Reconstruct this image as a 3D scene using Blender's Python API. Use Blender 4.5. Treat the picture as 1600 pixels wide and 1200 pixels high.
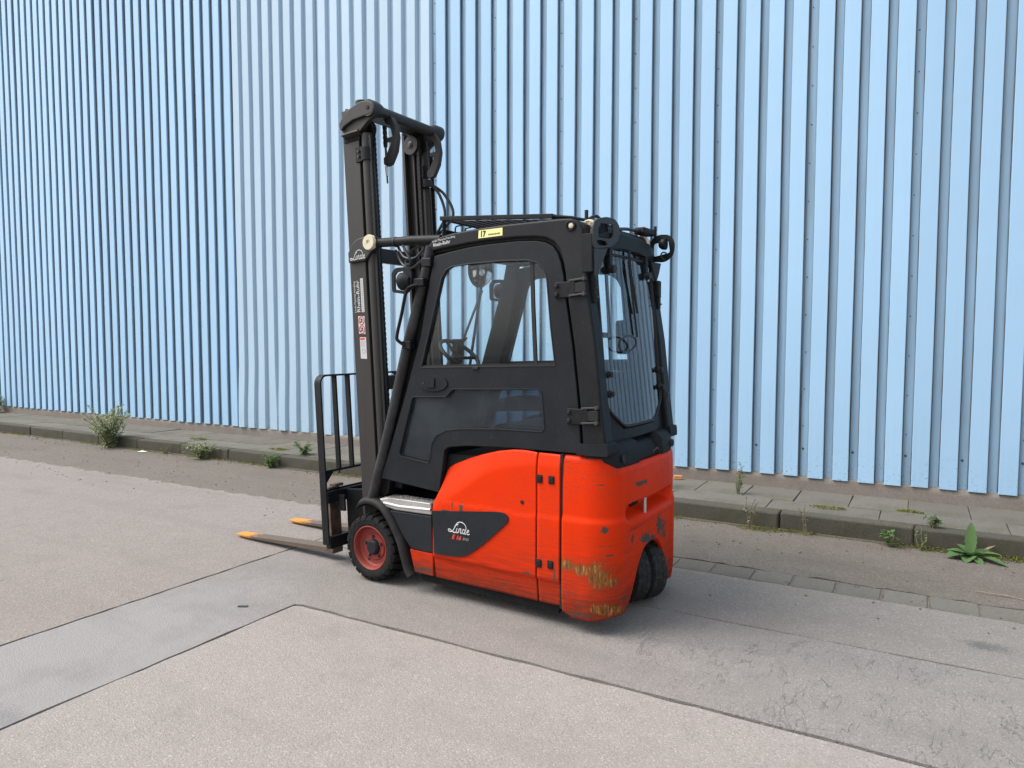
import bpy, bmesh, math, random
from math import sin, cos, pi, radians, sqrt, tan, atan2
from mathutils import Vector, Matrix
random.seed(7)
for o in list(bpy.data.objects): bpy.data.objects.remove(o)
S = bpy.context.scene
C = S.collection

# ------------------------------------------------------------------ camera, sky, sun, exposure
cam = bpy.data.cameras.new('camera'); co = bpy.data.objects.new('camera', cam); C.objects.link(co)
cam.sensor_width = 36; cam.lens = 1110 / 1600 * 36; cam.clip_start = .05; cam.clip_end = 400
co.location = (0, 0, 1.6); co.rotation_euler = (radians(90 - 3.506), 0, radians(29.9))
S.camera = co
W = bpy.data.worlds.new('World'); S.world = W; W.use_nodes = True
SUN_EL, SUN_AZ = radians(54), radians(238)      # azimuth clockwise from +Y (north)
wn = W.node_tree; sky = wn.nodes.new('ShaderNodeTexSky'); sky.sky_type = 'NISHITA'; sky.sun_disc = False
sky.sun_elevation = SUN_EL; sky.sun_rotation = SUN_AZ
sky.air_density = 1.0; sky.dust_density = 3.0; sky.ozone_density = 1.0
bgn = wn.nodes['Background']; bgn.inputs[1].default_value = .15
hs = wn.nodes.new('ShaderNodeHueSaturation'); hs.inputs['Saturation'].default_value = .30      # overcast: nearly colourless sky
wn.links.new(sky.outputs[0], hs.inputs['Color']); wn.links.new(hs.outputs[0], bgn.inputs[0])
sl = bpy.data.lights.new('sun', 'SUN'); sl.energy = 1.5; sl.angle = radians(38); sl.color = (1, .97, .93)
so = bpy.data.objects.new('sun', sl); C.objects.link(so)
sd = Vector((sin(SUN_AZ) * cos(SUN_EL), cos(SUN_AZ) * cos(SUN_EL), sin(SUN_EL)))
so.rotation_euler = sd.to_track_quat('Z', 'Y').to_euler(); so.location = (-6, -6, 12)
S.view_settings.view_transform = 'Standard'; S.view_settings.look = 'None'
S.view_settings.exposure = 0.93; S.view_settings.gamma = 1

# ------------------------------------------------------------------ material helpers
class NT:
    def __init__(s, name):
        s.m = bpy.data.materials.new(name); s.m.use_nodes = True; s.t = s.m.node_tree; s.n = s.t.nodes
        s.b = s.n['Principled BSDF']; s.out = s.n['Material Output']
    def node(s, typ, **k):
        n = s.n.new('ShaderNode' + typ)
        for a, v in k.items(): setattr(n, a, v)
        return n
    def put(s, sock, v):
        if hasattr(v, 'is_output') or isinstance(v, bpy.types.NodeSocket): s.t.links.new(v, sock)
        elif v is not None:
            if isinstance(v, (tuple, list)) and len(v) == 3 and sock.type == 'RGBA': v = (*v, 1)
            sock.default_value = v
    def coord(s, which='Object', scale=(1, 1, 1), loc=(0, 0, 0), rot=(0, 0, 0)):
        tc = s.node('TexCoord'); mp = s.node('Mapping')
        s.put(mp.inputs[0], tc.outputs[which]); mp.inputs['Scale'].default_value = scale
        mp.inputs['Location'].default_value = loc; mp.inputs['Rotation'].default_value = rot
        return mp.outputs[0]
    def noise(s, v, scale, detail=4, rough=.55, dist=0):
        n = s.node('TexNoise'); s.put(n.inputs['Vector'], v); n.inputs['Scale'].default_value = scale
        n.inputs['Detail'].default_value = detail; n.inputs['Roughness'].default_value = rough; n.inputs['Distortion'].default_value = dist
        return n.outputs['Fac']
    def voro(s, v, scale, feature='F1', out='Distance', rnd=1):
        n = s.node('TexVoronoi', feature=feature); s.put(n.inputs['Vector'], v); n.inputs['Scale'].default_value = scale
        n.inputs['Randomness'].default_value = rnd
        return n.outputs[out]
    def ramp(s, f, *stops):
        n = s.node('ValToRGB'); s.put(n.inputs[0], f); e = n.color_ramp.elements
        while len(e) < len(stops): e.new(.5)
        for q, (p, c) in zip(e, stops):
            q.position = p
            if not isinstance(c, (tuple, list)): c = (c, c, c)
            q.color = (*c, 1)
        return n.outputs[0]
    def mix(s, f, a, b, blend='MIX'):
        n = s.node('Mix', data_type='RGBA', blend_type=blend)
        s.put(n.inputs[0], f); s.put(n.inputs[6], a); s.put(n.inputs[7], b)
        return n.outputs[2]
    def math(s, op, a, b=None, c=None, clamp=False):
        n = s.node('Math', operation=op, use_clamp=clamp); s.put(n.inputs[0], a)
        if b is not None: s.put(n.inputs[1], b)
        if c is not None: s.put(n.inputs[2], c)
        return n.outputs[0]
    def sep(s, v):
        n = s.node('SeparateXYZ'); s.put(n.inputs[0], v); return n.outputs
    def bump(s, h, strength=.3, dist=.01):
        n = s.node('Bump'); n.inputs['Strength'].default_value = strength; n.inputs['Distance'].default_value = dist
        s.put(n.inputs['Height'], h); s.put(s.b.inputs['Normal'], n.outputs[0]); return n.outputs[0]
    def set(s, col=None, rough=None, metal=None, spec=None, coat=None):
        for k, v in (('Base Color', col), ('Roughness', rough), ('Metallic', metal), ('Specular IOR Level', spec), ('Coat Weight', coat)):
            if v is not None: s.put(s.b.inputs[k], v)
        return s.m
    def blob(s, v, c, r):          # distance in radii from an ellipsoid
        a = s.node('VectorMath', operation='SUBTRACT'); s.put(a.inputs[0], v); a.inputs[1].default_value = c
        d = s.node('VectorMath', operation='DIVIDE'); s.put(d.inputs[0], a.outputs[0]); d.inputs[1].default_value = r
        l = s.node('VectorMath', operation='LENGTH'); s.put(l.inputs[0], d.outputs[0]); return l.outputs['Value']
    def rnd(s): return s.node('ObjectInfo').outputs['Random']
M = {}
def plain(name, col, rough=.5, metal=0, var=.25, scale=14, spec=.5, bump=.0):
    k = NT(name); v = k.coord()
    n = k.noise(v, scale, 6, .65)
    c = k.mix(n, tuple(x * (1 - var) for x in col), tuple(min(1, x * (1 + var)) for x in col))
    r = k.math('MULTIPLY_ADD', n, .3, rough - .15)
    if bump: k.bump(k.noise(v, 260, 3), bump, .002)
    M[name] = k.set(c, r, metal, spec); return M[name]

def dusty_black(name, col, rough, dust=(.036, .038, .042), amount=.35, speck=True):
    k = NT(name); v = k.coord()
    n = k.noise(v, 7, 7, .7)
    fine = k.noise(v, 170, 3, .7)
    g = k.ramp(n, (.42, 0), (.85, amount))
    c = k.mix(g, col, dust)
    if speck:
        sp = k.ramp(k.noise(v, 95, 2, .5), (.68, 0), (.76, .4))
        c = k.mix(sp, c, (.07, .07, .07))
    sc = k.ramp(k.noise(k.coord(scale=(3, 3, 60)), 3, 5, .7), (.68, 0), (.74, .25))
    c = k.mix(sc, c, (.05, .05, .05))
    k.bump(fine, .12, .002)
    M[name] = k.set(c, k.math('MULTIPLY_ADD', n, .35, rough - .17), 0, .2); return M[name]
dusty_black('black_plastic', (.0085, .0098, .0128), .62)
dusty_black('black_paint', (.0075, .008, .0095), .5, amount=.3)
dusty_black('grey_panel', (.0115, .0135, .0175), .62, amount=.25)
dusty_black('black_inside', (.006, .006, .0065), .75, amount=.3, speck=False)
dusty_black('worn_tube', (.024, .024, .026), .5, (.085, .085, .088), .6)
dusty_black('worn_guard', (.017, .016, .0155), .6, (.06, .054, .05), .6)
plain('gap_black', (.004, .004, .004), .9)

def mast_mat():
    k = NT('mast_paint'); v = k.coord()
    n = k.noise(k.coord(scale=(6, 6, .8)), 4, 7, .7)
    st = k.noise(k.coord(scale=(60, 60, 1.2)), 3, 4, .6)
    c = k.mix(n, (.016, .0148, .0138), (.033, .029, .0255))
    c = k.mix(k.ramp(st, (.5, 0), (.8, .35)), c, (.045, .040, .036))
    c = k.mix(k.ramp(k.noise(v, 26, 5, .7), (.68, 0), (.74, .6)), c, (.012, .011, .011))
    k.bump(k.noise(v, 120, 3), .1, .002)
    M['mast_paint'] = k.set(c, k.math('MULTIPLY_ADD', st, .3, .36), 0, .4)
mast_mat()

def orange_mat():
    k = NT('orange_paint'); v = k.coord(); xyz = k.sep(v)
    n1 = k.noise(v, 5, 6, .65); n2 = k.noise(v, 28, 6, .7); n3 = k.noise(v, 90, 4, .65)
    base = k.mix(n1, (.67, .034, .0025), (.58, .026, .0021))
    streak = k.noise(k.coord(scale=(2.2, 2.2, 45)), 2.5, 6, .7)
    lowz = k.math('MULTIPLY_ADD', xyz[2], -1.9, 1.20, clamp=True)          # road grime thrown up from the ground
    gr = k.math('MULTIPLY', lowz, k.ramp(streak, (.30, .05), (.68, .95)))
    c = k.mix(gr, base, (.085, .020, .010))
    sill = k.math('MULTIPLY', k.ramp(k.math('MULTIPLY_ADD', n1, .16, xyz[2]), (.20, .75), (.36, 0)), k.ramp(n2, (.3, .35), (.6, 1)))
    c = k.mix(sill, c, (.085, .030, .018))
    hair = k.math('MULTIPLY', k.ramp(k.noise(k.coord(scale=(1.5, 1.5, 130)), 3, 5, .75), (.57, 0), (.66, .7)), k.math('MULTIPLY_ADD', xyz[2], -1.1, 1.05, clamp=True))
    hair = k.math('MULTIPLY', hair, k.ramp(k.noise(v, 3.5, 5, .65), (.42, .1), (.62, 1)))
    c = k.mix(hair, c, (.14, .028, .014))
    def patch(blobs, wob, lo, hi):
        m = None
        for cc, r in blobs:
            d = k.blob(v, cc, r); m = d if m is None else k.math('MINIMUM', m, d)
        m = k.math('ADD', m, k.math('MULTIPLY_ADD', wob, 3.2, -1.6))
        patch.d = m
        return k.ramp(m, (lo, 1), (hi, 0))
    vert = k.math('ADD', k.math('MULTIPLY', k.noise(k.coord(scale=(9, 9, 5)), 2.2, 6, .7), .5), k.math('MULTIPLY', k.noise(k.coord(scale=(60, 60, 5)), 2.2, 4, .7), .5))
    big = patch([((-1.435, .53, .372), (.055, .08, .032)), ((-1.52, .5, .36), (.07, .08, .036)), ((-1.60, .47, .34), (.065, .08, .075)),
                 ((-1.615, .46, .15), (.09, .09, .033)), ((-1.67, .42, .14), (.05, .08, .032)), ((-1.655, .44, .30), (.03, .05, .03))], vert, .80, .90)
    pc = k.ramp(k.noise(k.coord(scale=(38, 38, 6)), 2, 6, .85), (.30, (.05, .022, .011)), (.44, (.13, .058, .022)), (.51, (.20, .070, .018)), (.58, (.31, .125, .034)), (.65, (.46, .27, .115)), (.77, (.60, .46, .28)))
    halo = k.math('MULTIPLY', k.ramp(k.math('MULTIPLY', patch.d, .5), (.40, .85), (.95, 0)), k.ramp(k.noise(k.coord(scale=(3, 3, 70)), 3, 5, .75), (.42, 0), (.60, 1)))
    c = k.mix(halo, c, (.15, .045, .018))
    c = k.mix(big, c, pc)
    dark = patch([((-1.625, .46, .595), (.03, .06, .032)), ((-1.68, .34, .44), (.02, .06, .018)), ((-1.71, .10, .47), (.04, .10, .05)), ((-1.71, -.12, .50), (.04, .05, .08)),
                  ((-1.60, .48, .83), (.045, .05, .006)), ((-1.35, .53, .30), (.012, .05, .034)), ((-1.17, .53, .285), (.06, .05, .009)),
                  ((-1.0, .53, .185), (.03, .05, .006)), ((-.80, .53, .165), (.035, .05, .005)), ((-1.1, .53, .215), (.012, .05, .004)),
                  ((-.60, .53, .565), (.07, .05, .008)), ((-.71, .53, .60), (.022, .05, .035)), ((-.64, .53, .605), (.009, .05, .03)),
                  ((-.42, .53, .17), (.07, .06, .02)), ((-1.70, .15, .80), (.03, .09, .022)), ((-1.72, .02, .44), (.05, .12, .035)), ((-1.70, .26, .50), (.02, .02, .05)), ((-1.715, -.2, .46), (.03, .06, .10)), ((-1.50, .50, .11), (.10, .06, .012)), ((-1.69, .36, .20), (.03, .05, .015)), ((-1.6, .47, .50), (.12, .06, .003)), ((-1.45, .52, .225), (.09, .05, .004)), ((-1.70, .2, .555), (.03, .14, .004)), ((-1.5, .51, .185), (.13, .05, .003)), ((-1.64, .44, .45), (.04, .06, .008)), ((-.95, .53, .70), (.03, .05, .004)), ((-1.62, .47, .76), (.006, .05, .012))], n2, .62, .74)
    c = k.mix(dark, c, k.mix(n3, (.035, .028, .026), (.11, .075, .06)))
    for sc_, rt_ in (((1.2, 1.2, 9), .35), ((1.0, 1.0, 14), -.2), ((7, 7, 2), .5)):      # hair scratches from rubbing against racks
        ln = k.math('ABSOLUTE', k.math('SUBTRACT', k.noise(k.coord(scale=sc_, rot=(rt_, rt_, 0)), 4.5, 2, .5), .5))
        lm_ = k.math('MULTIPLY', k.ramp(ln, (.002, .8), (.006, 0)), k.math('MULTIPLY', k.ramp(k.noise(v, 2.6, 4, .6), (.48, 0), (.56, 1)), k.ramp(k.math('MULTIPLY_ADD', xyz[0], -1, -.7), (.25, .25), (.75, 1))))
        c = k.mix(lm_, c, (.12, .05, .035))
    chips = k.ramp(n2, (.70, 0), (.715, 1)); c = k.mix(chips, c, (.05, .03, .025))
    front = k.math('MULTIPLY', k.ramp(k.math('MULTIPLY_ADD', xyz[0], 1, .8), (.25, 0), (.5, 1)), k.ramp(k.math('MULTIPLY_ADD', n1, .12, xyz[2]), (.21, .95), (.29, 0)))
    c = k.mix(front, c, (.06, .032, .026))
    k.bump(k.math('ADD', k.math('MULTIPLY', n3, .35), k.math('MULTIPLY', big, -1)), .18, .004)
    r = k.math('ADD', k.math('MULTIPLY_ADD', n1, .25, .30), k.math('MULTIPLY', k.math('MAXIMUM', big, gr), .35))
    M['orange_paint'] = k.set(c, r, 0, .09)
orange_mat()

def rim_mat():
    k = NT('rim_orange'); v = k.coord(); n = k.noise(v, 30, 6, .7)
    c = k.mix(n, (.25, .026, .014), (.17, .022, .015)); c = k.mix(k.ramp(k.noise(v, 60, 4, .7), (.6, 0), (.75, .6)), c, (.12, .05, .035))
    M['rim_orange'] = k.set(c, .6)
rim_mat()
def rubber(name, a, b):
    k = NT(name); v = k.coord(); n = k.noise(v, 40, 6, .7)
    c = k.mix(k.ramp(n, (.35, 0), (.75, 1)), a, b); k.bump(n, .2, .003)
    M[name] = k.set(c, .85, 0, .2)
rubber('rubber', (.007, .007, .0075), (.024, .024, .024))
rubber('rubber_dusty', (.016, .0165, .017), (.05, .051, .053))
plain('dark_steel', (.05, .048, .046), .5, .4, .4, 30)
plain('black_bolt', (.013, .013, .014), .5, .0, spec=.3)
plain('alu', (.50, .49, .47), .38, .75, .3, 22)
plain('cream', (.62, .55, .40), .5)
plain('chrome', (.75, .75, .75), .08, 1)
plain('white_print', (.47, .47, .47), .6, 0, .12)
plain('grey_print', (.28, .28, .28), .6, 0, .06)
plain('red_print', (.52, .05, .03), .6, 0, .1)
plain('yellow_label', (.80, .74, .30), .5, 0, .08)
plain('black_print', (.03, .03, .03), .6)
plain('lens', (.6, .6, .58), .12, 0, .05)
plain('seat_vinyl', (.025, .025, .028), .55, 0, .2, 30)
plain('hose', (.014, .014, .014), .42)
def fork_mat():
    k = NT('fork_steel'); v = k.coord(); x = k.sep(v)[0]
    n = k.noise(v, 14, 6, .7); n2 = k.noise(k.coord(scale=(4, 40, 40)), 3, 5, .7)
    st = k.mix(n, (.085, .068, .055), (.15, .115, .085)); st = k.mix(k.ramp(n2, (.5, 0), (.75, .7)), st, (.17, .09, .045))
    tip = k.ramp(k.math('ADD', x, k.math('MULTIPLY_ADD', n, .5, -.25)), (.0, 0), (1, 1))
    tip = k.ramp(k.math('MULTIPLY_ADD', k.math('ADD', x, k.math('MULTIPLY_ADD', n, .55, -.275)), 1, -1.0), (.48, 0), (.60, 1))
    c = k.mix(tip, st, k.mix(n2, (.70, .27, .03), (.55, .22, .035)))
    k.bump(n, .2, .003); M['fork_steel'] = k.set(c, .6, 0, .4)
fork_mat()
def rusty():
    k = NT('rusty_steel'); v = k.coord(); n = k.noise(v, 18, 6, .7)
    c = k.ramp(n, (.35, (.04, .035, .033)), (.55, (.12, .07, .045)), (.75, (.20, .09, .04))); M['rusty_steel'] = k.set(c, .7)
rusty()

def glass(name, tint, dust, kind, ior=1.45):
    k = NT(name); k.n.remove(k.b)
    tr = k.node('BsdfTransparent'); tr.inputs[0].default_value = (*tint, 1)
    gl = k.node('BsdfGlossy'); gl.inputs['Roughness'].default_value = .015; gl.inputs[0].default_value = (.95, .97, 1, 1)
    fr = k.node('Fresnel'); fr.inputs[0].default_value = ior
    a = k.node('MixShader'); k.put(a.inputs[0], fr.outputs[0]); k.put(a.inputs[1], tr.outputs[0]); k.put(a.inputs[2], gl.outputs[0])
    df = k.node('BsdfDiffuse'); df.inputs[0].default_value = (.22, .27, .31, 1)
    v = k.coord()
    if kind == 'dust':
        f = k.math('MULTIPLY', k.ramp(k.noise(v, 4, 6, .7), (.3, .25), (.75, 1)), k.ramp(k.noise(v, 210, 3, .8), (.40, .35), (.68, 1.0)))
    elif kind == 'wipe':
        f = k.ramp(k.noise(k.coord(scale=(1.3, 1, 60)), 2.2, 6, .75), (.42, .12), (.72, 1))
        xx = k.sep(v)[0]; f = k.math('MULTIPLY', f, k.ramp(k.math('MULTIPLY_ADD', xx, -1, -.5), (.12, .10), (.42, 1)))
    else:
        f = k.ramp(k.noise(v, 6, 6, .7), (.35, .2), (.75, 1))
    f = k.math('MULTIPLY', f, dust)
    b = k.node('MixShader'); k.put(b.inputs[0], f); k.put(b.inputs[1], a.outputs[0]); k.put(b.inputs[2], df.outputs[0])
    k.put(k.out.inputs[0], b.outputs[0]); M[name] = k.m
glass('glass_clear', (.90, .94, .94), .02, 'plain')
glass('glass_door', (.95, .97, .97), .05, 'wipe', 1.28)
glass('glass_dusty', (.48, .54, .59), .26, 'dust', 1.33)
glass('glass_rear', (.84, .89, .90), .012, 'plain', 1.85)
glass('glass_roof', (.55, .58, .58), .25, 'plain')

def asphalt(name, a, b, stone=.5, cracks=None, stains=(), tint=None, fine=1.35):
    k = NT(name); v = k.coord()
    n1 = k.noise(v, .8, 4, .6); n2 = k.noise(v, 9, 5, .7); n3 = k.noise(v, 120 * fine, 3, .75)
    c = k.mix(n1, a, b)
    c = k.mix(k.ramp(n2, (.3, 0), (.8, .35)), c, tuple(x * .72 for x in a))
    vn = k.node('TexVoronoi'); k.put(vn.inputs['Vector'], v); vn.inputs['Scale'].default_value = 95 * fine
    cr = k.sep(vn.outputs['Color'])[0]; dist = vn.outputs['Distance']
    light = k.math('MULTIPLY', k.ramp(cr, (.70, 0), (.95, 1)), k.ramp(dist, (.30, 1), (.52, 0)))
    c = k.mix(k.math('MULTIPLY', light, stone), c, tuple(min(.75, x * 1.9 + .05) for x in b))
    drk = k.math('MULTIPLY', k.ramp(cr, (.05, 1), (.30, 0)), k.ramp(n3, (.35, .9), (.65, .2)))
    c = k.mix(k.math('MULTIPLY', drk, .75 * stone + .2), c, tuple(x * .42 for x in a))
    c = k.mix(k.ramp(n3, (.3, .5), (.62, 0)), c, tuple(x * .55 for x in a))
    spot = k.voro(v, 1.9, 'F1', 'Distance'); c = k.mix(k.ramp(k.math('ADD', spot, k.math('MULTIPLY', n2, .08)), (.06, .55), (.10, 0)), c, tuple(x * .5 for x in a))
    if tint:           # an older, bluer batch of the same surfacing
        c = k.mix(k.ramp(k.math('ADD', k.blob(v, tint[0], tint[1]), k.math('MULTIPLY_ADD', n2, .6, -.3)), (.6, .7), (1.1, 0)), c, tint[2])
    lane = k.noise(k.coord(scale=(.35, 2.2, 1)), 1.3, 5, .6); c = k.mix(k.ramp(lane, (.50, 0), (.75, .38)), c, tuple(x * .66 for x in a))
    c = k.mix(k.ramp(k.noise(v, 2.4, 5, .65), (.54, 0), (.72, .32)), c, tuple(x * .6 for x in a))
    for cc, r, f in stains:
        d = k.math('ADD', k.blob(v, cc, r), k.math('ADD', k.math('MULTIPLY_ADD', n2, 3.0, -1.5), k.math('MULTIPLY_ADD', n3, 2.4, -1.2)))
        c = k.mix(k.ramp(d, (.4, f), (1.0, 0)), c, (.07, .073, .078))
    h = k.math('ADD', k.math('MULTIPLY', n3, .8), k.math('MULTIPLY', dist, -.7))
    if cracks:
        rot, sc, amt, cen, rad = cracks
        vv = k.coord(scale=sc, rot=(0, 0, rot))
        cn = k.noise(vv, 1.1, 4, .6, .5); e = k.math('ABSOLUTE', k.math('SUBTRACT', cn, .5))
        e2 = k.math('ABSOLUTE', k.math('SUBTRACT', k.noise(k.coord(scale=sc, rot=(0, 0, rot), loc=(7.3, 3.1, 0)), 1.7, 4, .6, .5), .5))
        mask = k.math('MULTIPLY', k.ramp(k.math('MINIMUM', e, e2), (.0025, 1), (.0075, 0)), k.ramp(k.noise(v, 3.2, 4, .65), (.44, 0), (.52, 1)))
        mask = k.math('MULTIPLY', mask, k.ramp(k.blob(v, cen, rad), (.55, 1), (1, 0)))
        mask = k.math('MULTIPLY', mask, amt); c = k.mix(mask, c, tuple(x * .22 for x in a))
        h = k.math('ADD', h, k.math('MULTIPLY', mask, -2))
    k.bump(h, .5, .006); M[name] = k.set(c, .88, 0, .25)
asphalt('asphalt_bay', (.300, .272, .250), (.342, .311, .287), .45)
asphalt('asphalt_patch', (.238, .219, .203), (.278, .255, .236), .4, (0, (5.5, 1.5, 1), .5, (.4, 3.5, 0), (2.6, .75, 9)), [((-3.4, 1.45, 0), (.24, .09, 1), .3)], ((-3.7, 1.3, 0), (.9, 2.2, 9), (.268, .258, .256)))
asphalt('asphalt_left', (.250, .221, .200), (.290, .256, .232), .5)
asphalt('asphalt_back', (.232, .212, .192), (.268, .245, .222), .5, None, [((.35, 4.38, 0), (.15, .075, 1), .6)])
asphalt('asphalt_gutter', (.150, .129, .108), (.198, .172, .145), .7)
asphalt('soil', (.05, .042, .032), (.07, .058, .045), .3)
def stone_mat(name, a, b, moss, mcol=(.075, .078, .035), bump=.4):
    k = NT(name); v = k.coord('Object'); r = k.rnd()
    n = k.noise(v, 5, 7, .7); f = k.noise(v, 90, 5, .75)
    c = k.mix(n, a, b); c = k.mix(r, c, k.mix(.35, c, tuple(x * .6 for x in a)))
    c = k.mix(k.ramp(k.noise(v, 2.1, 6, .7), (.48, 0), (.66, moss)), c, mcol)
    c = k.mix(k.ramp(f, (.35, .6), (.6, 0)), c, tuple(x * .5 for x in a))
    c = k.mix(k.ramp(f, (.66, 0), (.74, .6)), c, tuple(x * 1.8 for x in b))
    k.bump(k.math('ADD', f, k.math('MULTIPLY', n, 2)), bump, .006); M[name] = k.set(c, .9, 0, .25)
stone_mat('slab', (.150, .140, .117), (.205, .19, .164), .5)
stone_mat('kerb', (.075, .070, .055), (.125, .115, .093), .8, (.055, .058, .028))
stone_mat('sett', (.165, .155, .132), (.215, .20, .172), .3)
stone_mat('concrete', (.25, .222, .195), (.33, .292, .255), .3, (.13, .115, .095))
plain('brick_bit', (.55, .24, .09), .8, 0, .25, 40)
plain('peel', (.72, .30, .12), .6, 0, .2, 60)
plain('dry_wood', (.26, .20, .145), .8, 0, .3, 60)
plain('paper', (.62, .60, .56), .8, 0, .1)

def cladding(name, a, b, grime, tint_lo=.30, tint_hi=.75):
    k = NT(name); v = k.coord('Object'); w = k.node('NewGeometry').outputs['Position']; z = k.sep(w)[2]
    r = k.rnd(); n = k.noise(w, .7, 5, .6)
    c = k.mix(n, a, b); c = k.mix(k.math('MULTIPLY', r, .8), c, tuple(x * .90 for x in a))
    streak = k.noise(k.coord('Object', scale=(30, 30, .35)), 2.5, 5, .6)
    c = k.mix(k.ramp(streak, (.52, 0), (.85, grime)), c, (.30, .40, .46))
    # greyer tint masked to the troughs by groove depth, uneven and streaky
    trough_tint = k.math('MULTIPLY', k.ramp(k.sep(v)[1], (.026, 0), (.041, 1)), k.ramp(k.noise(k.coord('Object', scale=(9, 9, .5)), 2, 4, .6), (.25, tint_lo), (.7, tint_hi)))
    c = k.mix(trough_tint, c, (.205, .275, .315))
    # dark brown tint along the folds of the sheet, patchy along its height
    ga = k.node('Attribute', attribute_name='grime').outputs['Fac']  # mask of the dark fold tint
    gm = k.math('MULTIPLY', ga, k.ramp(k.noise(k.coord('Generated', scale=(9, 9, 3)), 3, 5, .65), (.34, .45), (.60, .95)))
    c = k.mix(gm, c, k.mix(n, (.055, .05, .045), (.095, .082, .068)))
    low = k.math('MULTIPLY', k.ramp(k.noise(w, 34, 6, .8), (.57, 0), (.64, 1)), k.ramp(z, (.28, .85), (.62, 0)))
    c = k.mix(low, c, (.12, .17, .20))
    k.bump(k.noise(w, 2.2, 3, .5), .22, .02)
    M[name] = k.set(c, .42, 0, .4)
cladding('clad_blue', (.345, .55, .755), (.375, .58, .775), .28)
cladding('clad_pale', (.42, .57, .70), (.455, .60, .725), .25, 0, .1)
plain('screw', (.10, .11, .12), .5, .5)

def leafmat(name, a, b, sss=.2):
    k = NT(name); v = k.coord(); n = k.noise(v, 24, 4, .6)
    c = k.mix(n, a, b); k.put(k.b.inputs['Subsurface Weight'], 0.0); M[name] = k.set(c, .65, 0, .3)
    tl = k.node('BsdfTranslucent'); k.put(tl.inputs[0], c); ms = k.node('MixShader'); ms.inputs[0].default_value = .25
    k.put(ms.inputs[1], k.b.outputs[0]); k.put(ms.inputs[2], tl.outputs[0]); k.put(k.out.inputs[0], ms.outputs[0])
leafmat('leaf_grey', (.19, .25, .10), (.42, .46, .27))
leafmat('leaf_green', (.07, .14, .035), (.14, .22, .06))
leafmat('leaf_bright', (.075, .155, .045), (.13, .22, .075))
leafmat('leaf_rosette', (.07, .14, .045), (.13, .22, .08))
leafmat('leaf_moss', (.11, .13, .025), (.20, .21, .04))
leafmat('leaf_dry', (.30, .24, .15), (.22, .15, .10))
plain('stem', (.16, .15, .08), .8); plain('flower_yellow', (.65, .55, .08), .6); plain('flower_white', (.6, .6, .5), .6)

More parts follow.
